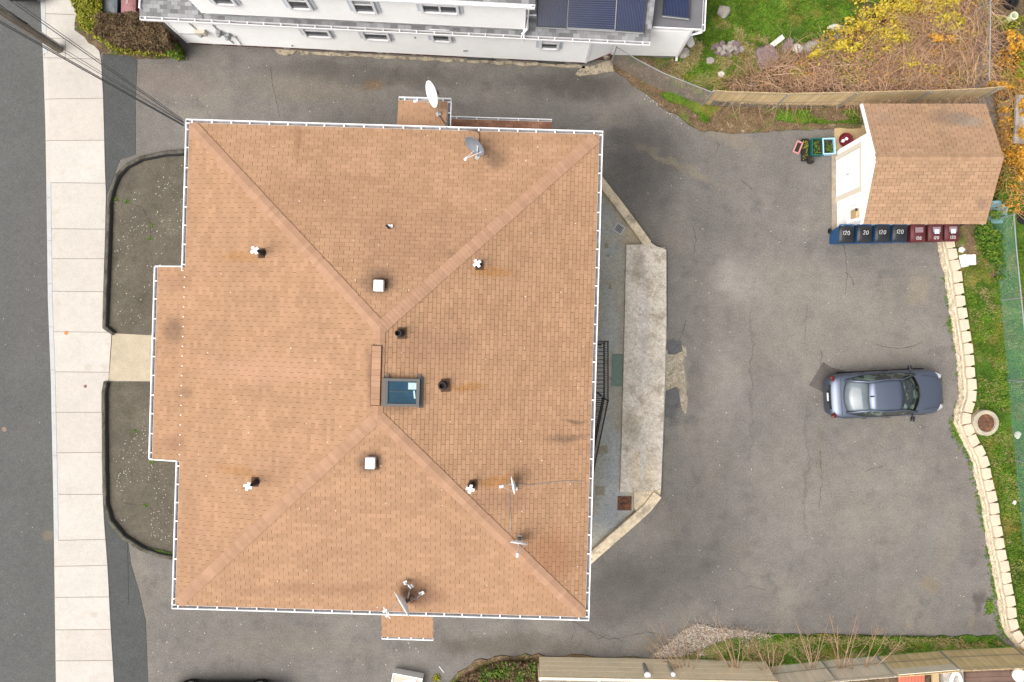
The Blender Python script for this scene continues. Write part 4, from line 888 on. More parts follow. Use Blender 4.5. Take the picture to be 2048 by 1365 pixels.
# ---------------------------------------------------------------- wheeled bins with 120 painted on the lids
DIG = {'1': [[(.1,.75), (.28,1), (.28,0)]], '2': [[(0,.8), (.12,1), (.42,1), (.52,.78), (.4,.5), (0,0), (.56,.03)]], '0': [[(.26,1), (.05,.8), (0,.45), (.08,.1), (.28,0), (.5,.14), (.56,.5), (.48,.85), (.26,1)]]}
def writing(mb, text, x, y, z, s, w=.017, skew=.12, dz=None):
    cx = x
    for ch in text:
        for st in DIG.get(ch, []):
            q = [Vector((cx+(a+skew*c)*s*.9+random.uniform(-.004,.004), y+c*s, z+(dz(y+c*s) if dz else 0))) for a, c in st]
            mb.ribbon(q, w)
        cx += (.5 if ch == '1' else .8)*s
def make_bin(label, loc, rz, body_m, lid_m, text='120', panel=None, group='wheeled bins along the shed', pos=(-.17, -.06), size=.15):
    t = thing('wheeled_bin', label, 'rubbish bin', loc, rz, group)
    b = MB(); n = 4
    zb = [(0, .20, .24), (.9, .27, .33), (.98, .285, .345)]; vs = []; fs = []
    for (z, a, c) in zb: vs += [(-a, -c, z), (a, -c, z), (a, c, z), (-a, c, z)]
    for L in range(2):
        for i in range(4): fs.append((4*L+i, 4*L+(i+1) % 4, 4*L+4+(i+1) % 4, 4*L+4+i))
    fs += [(3,2,1,0), (8,9,10,11)]; b.add(vs, fs); b.box((0, -.345, .95), (.57, .03, .06)); b.build('body', body_m, t, bevel=.03)
    b = MB()   # domed lid, sloping a little to the front
    G = 6; vs = []; fs = []
    for j in range(G+1):
        for i in range(G+1):
            x = -.28+.56*i/G; y = -.33+.64*j/G; ex = 1-abs(2*i/G-1)**3; ey = 1-abs(2*j/G-1)**3
            vs.append((x, y, 1.0+.03*j/G+.055*ex*ey))
    for j in range(G):
        for i in range(G): fs.append((j*(G+1)+i, j*(G+1)+i+1, (j+1)*(G+1)+i+1, (j+1)*(G+1)+i))
    b.add(vs, fs); b.box((0, -.01, .985), (.56, .65, .035)); b.build('lid', lid_m, t, smooth=False)
    b = MB(); b.tube([(-.24, .37, 1.0), (.24, .37, 1.0)], .02, n=6); b.box((-.24, .34, .98), (.05, .1, .06)); b.box((.24, .34, .98), (.05, .1, .06)); b.build('handle', body_m, t)
    for s in (-1, 1): b = MB(); b.lathe((s*.24, .27, .1), [(.1, -.03), (.1, .03)], 18, ax=Matrix.Rotation(R(90), 3, 'Y')); b.build('wheel', M['tyre'], t)
    lz = 1.098
    if panel:
        b = MB(); b.box((0, .1, 1.094), (.3, .2, .012)); b.build('lid_panel', M['label_grey'], t)
        if panel == 2: b = MB(); b.box((0, .02, 1.101), (.18, .17, .01)); b.build('sticker', M['label_blue'], t)
    if text:
        b = MB(); writing(b, text, pos[0], pos[1], 1.0985 if pos[1] > -.2 else 1.082, size); b.build('painted_number', M['paint_white'], t)
    return t
bins = [(1694,'blue'), (1730,'blue'), (1766,'blue'), (1801,'blue'), (1837,'mar'), (1872,'mar'), (1905,'mar')]
BL = ['first black lidded blue bin from the left, marked 120, at the shed corner', 'second black lidded blue bin from the left in the row below the shed', 'third black lidded blue bin from the left in the row below the shed', 'rightmost black lidded blue bin, next to the maroon bins, marked 120',
      'leftmost maroon bin marked 120, without a sticker, beside the black lidded bins', 'middle one of the three maroon bins, with a pale sticker on its lid', 'rightmost maroon bin with a pale sticker, right above the block wall']
for i, (x, k) in enumerate(bins):
    p = P(x, 468-i*.8, 1.05); p.z = 0; p.y -= .02
    if k == 'blue': make_bin(BL[i], p, R(-1.5), M['bin_blue'], M['bin_black'], text='20' if i == 1 else '120', pos=(-.2 if i != 1 else -.1, -.03), size=.15)
    else: make_bin(BL[i], p, R(1), M['bin_maroon'], M['bin_maroon'], panel=1 if i == 4 else 2, pos=(-.13, -.27), size=.115)
# low blue recycling box at the left end
t = thing('recycling_tub', 'small round cornered blue recycling tub at the left end of the bin row', 'tub', P(1676, 472), R(-5)); b = MB(); b.rbox((0,0,0), (.44,.55,.6), .09, taper=.85); b.build('tub', M['bin_blue'], t)
b = MB(); b.rbox((.1,.02,.6), (.12,.16,.03), .03); b.build('white_lid_mark', M['label_blue'], t); b = MB(); b.rbox((-.16,.2,.55), (.14,.16,.1), .04); b.build('handle', M['bin_black'], t)
make_bin('grey lidded bin behind the hedge at the corner of the white house', P(219, 9, 1.05)*1-Vector((0,0,1.05)), R(-3), M['bin_blue'], M['bin_grey'], text=None, group='bins behind the hedge')
make_bin('faded maroon lidded bin behind the hedge, right of the grey lidded one', P(256, 8, 1.05)*1-Vector((0,0,1.05)), R(-3), M['bin_maroon'], M['bin_maroon_faded'], text='0', pos=(-.05,-.02), size=.12, group='bins behind the hedge')

# ---------------------------------------------------------------- cars
def make_car(label, loc, rz, paint, group='cars'):
    t = thing('parked_car', label, 'car', loc, rz, group)
    L, Wd = 4.58, 1.80
    def w_at(x):      # half width at station
        e = abs(x)/(L/2); return (Wd/2)*(1-.06*e**2-.34*max(0, (e-.80)/.20)**2.4*(1.0 if x > 0 else .72))
    def top(x):       # top height of the lower body (hood, belt, trunk)
        if x > 1.0: s = (x-1.0)/(L/2-1.0); return .98-.16*s-.20*s**5
        if x < -1.55: s = (-1.55-x)/(L/2-1.55); return 1.06-.03*s-.22*s**6
        return .98+(.08*(1.0-x)/2.55)
    st = [-2.29, -2.24, -2.1, -1.9, -1.55, -1.2, -.8, -.3, .2, .6, 1.0, 1.3, 1.6, 1.85, 2.05, 2.2, 2.29]
    vs = []; fs = []; prof_n = 12
    for x in st:
        w = w_at(x); zt = top(x); e = max(0, abs(x)-2.05)/.24
        half = [(0, zt+.0), (w*.45, zt-.006), (w*.78, zt-.03), (w*.93, zt-.085), (w*.99, zt-.2), (w*1.0, .62-.05*e), (w*.985, .45), (w*.95, .28+.06*e), (w*.8, .2+.08*e)]
        ring = [(y, z) for y, z in half] + [(-y, z) for y, z in reversed(half[1:])]
        prof_n = len(ring)
        for (y, z) in ring: vs.append((x, y, z))
    for i in range(len(st)-1):
        for k in range(prof_n): fs.append((i*prof_n+k, i*prof_n+(k+1) % prof_n, (i+1)*prof_n+(k+1) % prof_n, (i+1)*prof_n+k))
    fs += [tuple(range(prof_n)), tuple(reversed(range((len(st)-1)*prof_n, len(st)*prof_n)))]
    b = MB(); b.add(vs, fs); body = b.build('body', paint, t, smooth=True)
    ss = body.modifiers.new('sub', 'SUBSURF'); ss.levels = 1; ss.render_levels = 2
    # greenhouse: grid from base ring to roof ring
    def gh(x, s):     # s -1..1 across; returns half width at that height
        return 0
    # key lines (x, halfwidth, z)
    wb = [(1.12, .60, .955), (.32, .50, 1.40)]      # windscreen base, header
    def sheet(pts_a, pts_b, n, bulge, name, m, parent, nb=3, off=0.0):
        vs = []; fs = []
        for j in range(nb+1):
            for i in range(n+1):
                s = i/n; a = pts_a(s); c = pts_b(s); p = a.lerp(c, j/nb); p.z += bulge*math.sin(math.pi*j/nb); vs.append(p+Vector((0,0,off)))
        for j in range(nb):
            for i in range(n): fs.append((j*(n+1)+i, j*(n+1)+i+1, (j+1)*(n+1)+i+1, (j+1)*(n+1)+i))
        b = MB(); b.add(vs, fs); o = b.build(name, m, parent, smooth=True)
        so2 = o.modifiers.new('solid', 'SOLIDIFY'); so2.thickness = .012; return o
    arc = lambda x, hw_, z, cx, cz: (lambda s: Vector((x-cx*(2*s-1)**2, hw_*(2*s-1), z-cz*(2*s-1)**2)))
    ws_b = arc(1.16, .72, .965, .22, .03); ws_t = arc(.30, .565, 1.405, .07, .045)
    rw_t = arc(-1.02, .53, 1.375, -.05, .045); rw_b = arc(-1.82, .63, 1.065, -.16, .025)
    sheet(ws_b, ws_t, 10, .03, 'windscreen', M['car_glass'], t); sheet(rw_t, rw_b, 10, .03, 'rear_window', M['car_glass_rear'], t)
    for f1, f2 in ((ws_b, ws_t), (rw_b, rw_t)):
        b = MB(); ring_ = [f1(i/8) for i in range(9)]+[f2(1-i/8) for i in range(9)]; b.tube([p+Vector((0,0,.008)) for p in ring_]+[ring_[0]], .022, n=5); b.build('window_seal', M['black_metal'], t)
    rm = lambda s: Vector((-.35, .60*(2*s-1), 1.455-.05*(2*s-1)**2))
    vs = []; fs = []; st2 = [(.32, .58, 1.412), (.1, .59, 1.437), (-.35, .60, 1.45), (-.75, .575, 1.44), (-1.04, .545, 1.41)]
    for (x, hw_, z) in st2:
        for i in range(11): s = i/10*2-1; vs.append((x-(.07 if x > .2 else (-.05 if x < -1 else 0))*s*s, hw_*s, z-.05*abs(s)**2.5))
    for j in range(len(st2)-1):
        for i in range(10): fs.append((j*11+i, j*11+i+1, (j+1)*11+i+1, (j+1)*11+i))
    b = MB(); b.add(vs, fs); ro = b.build('roof', paint, t, smooth=True); q = ro.modifiers.new('s', 'SOLIDIFY'); q.thickness = .02
    for sg in (-1, 1):
        base = [Vector((1.0, sg*.735, .955)), Vector((.25, sg*.80, .985)), Vector((-.45, sg*.80, 1.0)), Vector((-1.1, sg*.77, 1.03)), Vector((-1.66, sg*.65, 1.06))]
        tp = [Vector((.25, sg*.575, 1.365)), Vector((.05, sg*.595, 1.388)), Vector((-.4, sg*.60, 1.40)), Vector((-.8, sg*.575, 1.378)), Vector((-1.0, sg*.545, 1.345))]
        for k in range(4):
            b = MB(); b.add([base[k], base[k+1], tp[k+1], tp[k]], [(0,1,2,3)]); o = b.build('side_window', M['car_glass'], t); q = o.modifiers.new('s', 'SOLIDIFY'); q.thickness = .012
        b = MB()
        b.tube([Vector((1.02, sg*.72, .965)), Vector((.66, sg*.655, 1.2)), Vector((.27, sg*.575, 1.375)), Vector((-.35, sg*.61, 1.41)), Vector((-.98, sg*.545, 1.352)), Vector((-1.75, sg*.625, 1.06))], [.03,.028,.028,.026,.035,.05], n=6)
        b.tube([base[2]+Vector((0,0,0)), tp[2]], .022, M['black_metal'], n=4); b.build('pillar', paint, t, smooth=True)
        b = MB(); b.tube([p+Vector((0, sg*.012, 0)) for p in base], .013, n=4); b.build('window_trim', M['black_metal'], t)
        b = MB(); b.rbox((.78, sg*.98, 1.0), (.12, .2, .13), .04, rz=sg*.15); b.tube([(.82, sg*.80, .98), (.78, sg*.9, 1.03)], .025, n=5); b.build('mirror', M['car_black'], t)
        b = MB(); b.rbox((2.0, sg*.63, .65), (.34, .17, .1), .05, rz=sg*-.5); b.build('headlight', M['clear_lens'], t)
        b = MB(); b.rbox((-2.12, sg*.69, .80), (.15, .24, .13), .04, rz=sg*.5); b.build('taillight', M['red_lens'], t)
        for x_ in (.3, -.62): b = MB(); b.box((x_-.35, sg*.905, .83), (.16, .02, .03)); b.build('door_handle', M['black_metal'], t)
        for x_ in (1.38, -1.36):
            b = MB(); b.lathe((x_, sg*.80, .32), [(.2,-.1), (.31,-.1), (.325,-.06), (.325,.06), (.31,.1), (.2,.1)], 24, ax=Matrix.Rotation(R(90), 3, 'X')); wo = b.build('wheel', M['tyre'], t)
            b = MB(); b.lathe((x_, sg*.805, .32), [(.2,-.09), (.2,.09), (.05,.1)], 12, ax=Matrix.Rotation(R(90), 3, 'X')); b.build('rim', M['rim'], wo)
    b = MB(); b.rbox((-.92, 0, 1.405), (.16, .05, .045), .02); b.build('antenna_fin', M['black_metal'], t)
    b = MB(); b.box((-2.3, 0, .78), (.02, .5, .12)); b.box((-2.23, 0, .865), (.14, .95, .03)); b.build('rear_trim', M['black_metal'], t)
    b = MB(); b.box((-2.315, 0, .78), (.012, .32, .11)); b.build('licence_plate', M['white_plastic'], t)
    for sg in (-1, 1): b = MB(); b.box((0, sg*.885, .33), (2.2, .05, .16)); b.build('sill', M['black_metal'], t)
    b = MB(); b.tube([(1.2, -.2, .99), (1.02, .28, 1.05)], .008, n=4); b.tube([(1.18, .1, .99), (.98, .55, 1.03)], .008, n=4); b.build('wiper', M['black_metal'], t)
    gaps = [[(-1.9, -.72, 1.045), (-1.93, 0, 1.06), (-1.9, .72, 1.045)]]
    for s in (-1, 1): gaps += [[(1.3, s*.66, .955), (1.8, s*.6, .9), (2.13, s*.42, .78)], [(.98, s*.899, .9), (.98, s*.905, .4)], [(-.2, s*.912, .95), (-.2, s*.905, .4)]]
    for g_ in gaps: b = MB(); b.tube(g_, .006, n=4); b.build('panel_gap', M['black_metal'], t)
    b = MB(); b.box((2.26, 0, .5), (.06, 1.0, .16)); b.build('grille', M['black_metal'], t)
    return t
car = make_car('blue grey four door saloon parked facing the block wall in the rear lot', P(1772, 788, .7)-Vector((0,0,.7)), R(2.9), M['car_paint'])
black_car = make_car('black car whose edge only just shows at the bottom left of the photo', P(440, 1424, .8)-Vector((0,0,.8)), R(180), M['car_black'])
cc = clone(black_car, 'dark car at the kerb beyond the top left edge, only its bumper in view', P(44, -116, .5)-Vector((0,0,.5)), R(-90))
b = MB(); b.prism(PL([(1646,724), (1662,735), (1700,745), (1690,800), (1648,786), (1618,771)]), .003, .0075); structure(b.build('asphalt_patch', M['tar']))

# ---------------------------------------------------------------- block retaining wall
BW = thing('block_wall', 'curving low retaining wall of beige split blocks along the east side of the lot', 'wall', P(1936, 687))
wp = PL(wall_px, WT); fine = []
for i in range(len(wp)-1):
    k = max(1, int((wp[i+1]-wp[i]).length/.05))
    for j in range(k): fine.append(wp[i].lerp(wp[i+1], j/k))
acc = 0; last = fine[0]; centers = []
for i in range(1, len(fine)):
    acc += (fine[i]-fine[i-1]).length
    if acc >= .448: centers.append((fine[i], (fine[min(i+6, len(fine)-1)]-fine[max(i-6, 0)]).normalized())); acc = 0
course = []
for ci, (c, d) in enumerate(centers):
    nn = Vector((-d.y, d.x, 0))
    if nn.x < 0: nn = -nn           # towards the lawn
    ang = random.uniform(-.03, .03); b = MB(); o = random.uniform(-.012, .012)
    f, bk = -.18+o, .15+o; wf, wbk = .224, random.uniform(.175, .2); t_ = WT+.02+random.uniform(-.006, .006)
    pts = [c+nn*f+d*(-wf), c+nn*(f-.015)+d*(0), c+nn*f+d*wf, c+nn*(f+.14)+d*wf, c+nn*bk+d*wbk, c+nn*bk-d*wbk, c+nn*(f+.14)-d*wf]
    b.prism([(p.x, p.y) for p in pts], t_-.15, t_); o_ = b.build('cap_block', M['block'], BW, world=True, bevel=.012)
b = MB(); vs = []; n = len(fine); lev = [(0, -.25), (.1, -.24), (.17, -.22), (.3, -.215), (.32, -.2), (WT-.13, -.19), (WT-.12, .1), (-.2, .12)]
for i, p in enumerate(fine):
    d = (fine[min(i+4, n-1)]-fine[max(i-4, 0)]).normalized(); nn = Vector((-d.y, d.x, 0))
    if nn.x < 0: nn = -nn
    for (z, o) in lev:
        w = mnoise.noise(Vector((p.x*7, p.y*7, z*9)))*.035 if o < -.1 else 0
        vs.append((p.x+nn.x*(o+w), p.y+nn.y*(o+w), z))
L = len(lev); fs = []
for i in range(n-1):
    for k in range(L): fs.append((i*L+k, i*L+(k+1) % L, (i+1)*L+(k+1) % L, (i+1)*L+k))
b.add(vs, fs); b.build('base_course', M['block_face'], BW, world=True)
# concrete ring with lid
t = thing('well_cover', 'round concrete well ring with a rusty lid on the lawn behind the block wall', 'well', P(1971, 846, .5)); t.location.z = WT-.12
b = MB(); b.lathe((0,0,0), [(.52,0), (.505,.2), (.47,.225), (.36,.225), (.36,.16)], 40); b.build('ring', M['stone_ring'], t)
b = MB(); b.lathe((0,0,.12), [(.335,0), (.34,.05), (.30,.062), (.1,.05), (.02,.055)], 32); b.tube([(-.09,-.03,.18), (-.02,.05,.2), (.08,.02,.18)], .015, n=5); b.build('lid', M['rusty'], t)

# ---------------------------------------------------------------- covers, drains
def cover(px, py, r, z, m, label, grp='small round utility covers'):
    t = thing('utility_cover', label, 'cover', P(px, py, z), 0, grp); b = MB(); b.lathe((0,0,-.02), [(r,0), (r,.025), (r*.85,.026)], 20); b.build('rim', m, t)
    b = MB(); b.lathe((0,0,-.004), [(r*.8,0), (r*.8,.014), (.01,.016)], 20); b.build('lid', m, t)
OR = mat('orange rust', (.42,.19,.07), .85, noises=((20,.3,3),))
cover(133, 666, .085, .03, OR, 'small orange rusted cover on the pale pavement'); cover(171, 773, .065, .03, mat('brown cover', (.2,.1,.08), .8), 'small brown cover on the pale pavement'); cover(9, 859, .1, -.1, mat('street cover', (.2,.15,.12), .8, noises=((20,.3,3),)), 'round cover set in the street')
t = thing('drain_grate', 'small square grate beside the diagonal wall in the rear yard', 'drain', P(1238, 458, .015), R(55))
b = MB()
for s in (-1, 1): b.box((s*.17,0,.02), (.04,.38,.03)); b.box((0,s*.17,.02), (.3,.04,.03))
for k in range(6): b.box((-.125+k*.05,0,.018), (.018,.3,.02))
b.build('grate', M['galv'], t); b = MB(); b.box((0,0,.002), (.34,.34,.006)); b.build('pit', M['cable'], t)
t = thing('drain_cover', 'round rusty drain cover in a square pit at the south end of the raised slab', 'drain', P(1249, 1007, .02), R(-1))
b = MB(); b.box((0,0,.0), (.56,.56,.03)); b.build('pit', M['rusty'], t)
b = MB(); b.lathe((-.03,0,.02), [(.2,0), (.2,.03), (.17,.035), (.17,.02)], 26); b.lathe((-.03,0,.03), [(.05,0), (.03,.02)], 12)
for k in range(8): a = k*math.pi/4; b.tube([(-.03,0,.045), (-.03+.17*math.cos(a), .17*math.sin(a), .045)], .012, n=4)
b.build('lid', M['rusty'], t)
b = MB(); b.box(P(1234, 741, .03), (.42, 1.28, .03), R(-1)); tag(b.build('floor_hatch', M['green_mat'], bevel=.008), 'flat grey green hatch on the rear yard concrete beside the slab', 'hatch')
for (x, y, w, d, r) in ((1205,900,.4,.32,.1), (1200,982,.36,.36,.05), (1213,492,.16,.2,0)):
    b = MB(); b.box(P(x, y, .017), (w, d, .006), r); structure(b.build('concrete_patch', mat('tan concrete patch', (.28,.25,.19), .95, noises=((8,.2,4),(40,.2,2)))))

# ---------------------------------------------------------------- fences
def run(pts): # resample polyline with cumulative length
    L = [0]
    for a, c in zip(pts, pts[1:]): L.append(L[-1]+(c-a).length)
    def at(s):
        s = max(0, min(L[-1], s))
        for i in range(len(pts)-1):
            if s <= L[i+1] or i == len(pts)-2: return pts[i].lerp(pts[i+1], (s-L[i])/max(1e-6, L[i+1]-L[i])), (pts[i+1]-pts[i]).normalized()
    return at, L[-1]
def chain_link(label, pts, h, m_wire, m_post, posts=None, pitch=.1, r=.003, grp='chain link fences', gap=2.4, rail=True):
    t = thing('chain_link_fence', label, 'fence', pts[0], 0, grp); at, L = run(pts)
    n = max(1, round(L/gap))
    for k in range(n+1):
        p, d = at(L*k/n); b = MB(); b.tube([p-Vector((0,0,.1)), p+Vector((0,0,h+.04))], .03, n=8); b.build('post', m_post, t, world=True)
    if rail:
        b = MB(); b.tube([at(L*k/24)[0]+Vector((0,0,h)) for k in range(25)], .02, n=6); b.build('top_rail', m_post, t, world=True)
    b = MB(); s = -h
    while s < L:
        for sg in (1, -1):
            s0, z0, s1, z1 = s, 0, s+h, h
            if s0 < 0: z0 = -s0; s0 = 0
            if s1 > L: z1 = h-(s1-L); s1 = L
            if s1 > s0:
                N_ = 3; q = []
                for k in range(N_+1):
                    f = k/N_; ss = s0+(s1-s0)*f; zz = z0+(z1-z0)*f
                    if sg < 0: zz = h-zz
                    q.append(at(ss)[0]+Vector((0,0,zz+.02)))
                b.tube(q, r, n=3, cap=False)
        s += pitch
    b.build('wire_mesh', m_wire, t, world=True); return t
def reed_fence(label, pts, h, m_, posts, grp, lean=.0, foot=True, step=.038, hvar=.03, post_side=1, rails=True, m2=None, z0=.05):
    t = thing('reed_fence', label, 'fence', pts[0], 0, grp); at, L = run(pts)
    b = MB(); s = 0; c0, _ = at(0)
    while s < L:
        p, d = at(s); nn = Vector((-d.y, d.x, 0)); hh = h+random.uniform(-hvar, hvar); w = step*.96
        b.box(p+nn*(random.uniform(-.004, .004)-lean/2)+Vector((0,0,z0+hh/2)), (w, .014, hh), rot=Matrix.Rotation(math.atan2(d.y, d.x)+random.uniform(-.08,.08), 3, 'Z').to_quaternion() @ Matrix.Rotation(math.atan2(lean, h), 3, 'X').to_quaternion()); s += step
    b.build('screen', m_, t, world=True)
    if foot:
        b = MB(); s = .3
        while s < L*.62:
            p, d = at(s); nn = Vector((-d.y, d.x, 0)); hh = h*.38*max(.15, 1-s/(L*.62))*random.uniform(.6, 1.2)
            b.box(p-nn*.011*post_side*1.0+Vector((0,0,z0+hh/2)), (step*.9, .008, hh), math.atan2(d.y, d.x)); s += step
        b.build('weathered_foot', M['reed_grey'], t, world=True)
    if rails:
        b = MB()
        for z in (h*.38, h*.93): b.tube([at(L*k/30)[0]+Vector((-at(L*k/30)[1].y, at(L*k/30)[1].x, 0))*(-.035*post_side-lean*z/h)+Vector((0,0,z0+z)) for k in range(31)], .012, n=5)
        b.build('tie_wire', M['plank'], t, world=True)
    for ps in posts:
        p, d = at(ps*L); nn = Vector((-d.y, d.x, 0)); b = MB(); p = p-nn*.06*post_side; b.tube([p-Vector((0,0,.1)), p+Vector((0,0,z0+h+.02))-nn*lean], .028, n=8); b.build('post', M['galv'], t, world=True)
    return t
# bamboo screened fence north of the lot (base on the soil, top away from the drone)
nf = PL([(1404,210), (1440,213), (1480,214), (1540,216), (1600,215), (1660,214), (1740,212), (1830,210), (1905,207), (1955,203)], .06)
reed_fence('reed screened fence running behind the shed between the lot and the north yard', nf, 1.55, M['reed'], [0.0, .255, .49, .74, .97], 'reed screened fences', post_side=1, lean=0)
chain_link('bare grey chain link fence running diagonally from the white house to the reed fence', PL([(1222,126), (1262,150), (1310,175), (1360,195), (1404,212)], .05), 1.45, M['grey_wire'], M['galv'], gap=4.5)
chain_link('grey chain link fence along the far side of the brambles, running north', PL([(1926,190), (1928,90), (1928,-60), (1930,-260)], .06), 1.5, M['grey_wire'], M['galv'], gap=3.0)
chain_link('sagging green chain link fence on the lawn behind the block wall', PL([(1985,440), (1990,508), (2006,668), (2020,828), (2032,960), (2046,1100), (2060,1240)], WT-.1), 1.15, M['green_wire'], M['galv'], pitch=.07, r=.0024, gap=3.1)
# southern fences
b = MB(); sf_pts = PL([(1078,1314), (1530,1322)], .05)
BF = thing('board_fence', 'long beige fence of horizontal boards along the south edge of the lot', 'fence', sf_pts[0])
dv_ = (sf_pts[1]-sf_pts[0]).normalized(); ln = (sf_pts[1]-sf_pts[0]).length; an = math.atan2(dv_.y, dv_.x); md = (sf_pts[0]+sf_pts[1])/2; nn = Vector((-dv_.y, dv_.x, 0))
LQ = Matrix.Rotation(an, 3, 'Z').to_quaternion() @ Matrix.Rotation(R(11), 3, 'X').to_quaternion()
for k in range(9): zz = .08+.135*k; b.box(md-nn*zz*.19+Vector((0,0,zz)), (ln, .03+.008*(k % 2), .134), rot=LQ)
b.build('boards', M['vinyl_beige'], BF, world=True)
b = MB(); b.box(md-nn*.24+Vector((0,0,1.25)), (ln+.04, .09, .05), an); b.build('top_rail', M['vinyl_beige'], BF, world=True)
for k in range(5): p = sf_pts[0].lerp(sf_pts[1], k/4)-nn*.3; b = MB(); b.box(p+Vector((0,0,.6)), (.1, .1, 1.2), an); b.build('post', M['vinyl_beige'], BF, world=True)
b = MB(); b.box(md-nn*.5+Vector((0,0,.5)), (ln, .26, 1.0), an); o = b.build('retaining_kerb', mat('grey ledge', (.22,.2,.175), .95, noises=((3,.3,4),(30,.2,2))))
tag(o, 'long weathered grey ledge directly behind the beige board fence', 'ledge')
f2 = PL([(1524,1334), (1600,1326), (1660,1319), (1758,1311)], .05); f3 = PL([(1760,1311), (1820,1306), (1880,1301)], .05); f4 = PL([(1882,1300), (1950,1297), (2050,1293), (2200,1288)], .05)
reed_fence('pale cloth covered stretch of the south fence, behind the bare twigs', f2, 1.3, M['reed_pale'], [.02, .5, .97], 'screened south fences', foot=False, post_side=-1, lean=.2, hvar=.015)
reed_fence('short middle stretch of the south fence with a pale strip along its upper half', f3, 1.3, M['reed_gold_lit'], [.97], 'screened south fences', foot=False, post_side=-1, lean=.2, hvar=.015)
p0, p1 = f3[0], f3[2]; b = MB(); dd_ = (p1-p0).normalized(); mdd = (p0+p1)/2; b.box(mdd+Vector((-dd_.y, dd_.x, 0))*(.03-.16)+Vector((0,0,1.02)), ((p1-p0).length, .02, .62), math.atan2(dd_.y, dd_.x)); 
tag(b.build('cloth_strip', M['reed_pale']), 'pale cloth strip tied over the middle stretch of the south fence', 'cloth')
reed_fence('golden reed stretch of the south fence in the bottom right corner', f4, 1.3, M['reed_gold_lit'], [.45, .97], 'screened south fences', foot=False, post_side=-1, lean=.2, hvar=.02)

# ---------------------------------------------------------------- vegetation generators
def leaves(name, pts, size, m, parent=None, flatness=.6, world=False, aspect=1.6, rnd=random):
    vs = []; fs = []; 
    for (x, y, z) in pts:
        a = rnd.uniform(0, 6.283); e = rnd.gauss(0, flatness); r_ = rnd.gauss(0, flatness); s = size*rnd.uniform(.6, 1.5)
        u = Vector((math.cos(a)*math.cos(e), math.sin(a)*math.cos(e), math.sin(e))); w = Vector((-math.sin(a)*math.cos(r_), math.cos(a)*math.cos(r_), math.sin(r_)))
        k = len(vs); c = Vector((x, y, z)); vs += [c-u*s*aspect/2, c-w*s/2, c+u*s*aspect/2, c+w*s/2]; fs.append((k, k+1, k+2, k+3))
    b = MB(); b.add(vs, fs); return b.build(name, m, parent, world=world)
def inpoly(x, y, poly):
    c = False; n = len(poly); j = n-1
    for i in range(n):
        if (poly[i][1] > y) != (poly[j][1] > y) and x < (poly[j][0]-poly[i][0])*(y-poly[i][1])/(poly[j][1]-poly[i][1])+poly[i][0]: c = not c
        j = i
    return c
def scatter(poly_px, n, dens=None, h=0.0, seed=1):
    rnd = random.Random(seed); xs = [p[0] for p in poly_px]; ys = [p[1] for p in poly_px]; out = []; t = 0
    while len(out) < n and t < n*40:
        t += 1; x, y = rnd.uniform(min(xs), max(xs)), rnd.uniform(min(ys), max(ys))
        if inpoly(x, y, poly_px):
            p = P(x, y, h)
            if dens:
                v = mnoise.noise(Vector((p.x*dens[0]+seed*7, p.y*dens[0], seed)))
                if v < dens[1]+rnd.uniform(-.12, .12): continue
            out.append(p)
    return out
def blades(name, pts, m, hgt=.08, w=.012, label=None, cat='grass', bend=.5, parent=None):
    vs = []; fs = []
    for p in pts:
        a = random.uniform(0, 6.283); L = hgt*random.uniform(.5, 1.5); d = Vector((math.cos(a), math.sin(a), 0)); s = Vector((-d.y, d.x, 0))*w*random.uniform(.7, 1.4)
        k = len(vs); mid = p+d*L*bend*.4+Vector((0,0,L*.6)); tip = p+d*L*bend*1.6+Vector((0,0,L*.75))
        vs += [p-s/2, p+s/2, mid+s/2, mid-s/2, tip]; fs += [(k, k+1, k+2, k+3), (k+3, k+2, k+4)]
    b = MB(); b.add(vs, fs); o = b.build(name, m, parent)
    if label: tag(o, label, cat, kind='stuff')
    return o
ne_lawn = [(1415,0), (1412,60), (1400,120), (1360,150), (1390,180), (1500,180), (1540,100), (1700,60), (1790,0)]
blades('grass', scatter(ne_lawn, 26000, (1.1, -.25), .05, 3), M['blade'], .09, .022, 'bright green lawn grass in the north yard')
blades('grass', scatter([(1360,70), (1420,30), (1500,70), (1620,95), (1700,60), (1600,170), (1380,190), (1330,150)], 9000, (1.6, .0), .06, 4), M['blade_dry'], .1, .022, 'dry straw coloured grass between the stones of the north yard')
up_px = [(x+10, y) for x, y in wall_px if y > 500 and y < 1290] + [(2110,1300), (2110,500), (1960,480)]
blades('grass', scatter(up_px, 36000, (1.0, -.2), WT-.1, 5), M['blade'], .09, .024, 'green grass on the terrace behind the block wall')
blades('grass', scatter(up_px, 5500, (1.4, .12), WT-.1, 6), M['blade_dry'], .09, .022, 'yellowed grass on the terrace behind the block wall')
leaves('dandelions', [(p.x, p.y, p.z+random.uniform(.05, .1)) for p in scatter(up_px, 420, (.9, .05), WT-.1, 61)+scatter(ne_lawn, 90, (.9, .1), .05, 62)], .035, M['forsythia'], aspect=1.0); tag(S.objects['dandelions'], 'small yellow flowers dotted over the grass', 'flowers', kind='stuff')
bs_px = [(1470,1275), (1640,1272), (1990,1276), (2010,1290), (1880,1298), (1700,1312), (1540,1325), (1360,1314), (1420,1290)]
blades('grass', scatter(bs_px, 9000, (1.3, -.1), .05, 8), M['blade'], .1, .02, 'grass strip along the south edge of the lot')
blades('grass', scatter(bs_px, 5000, (1.5, -.05), .05, 9), M['blade_dry'], .12, .018, 'dry grass in the strip along the south edge of the lot')
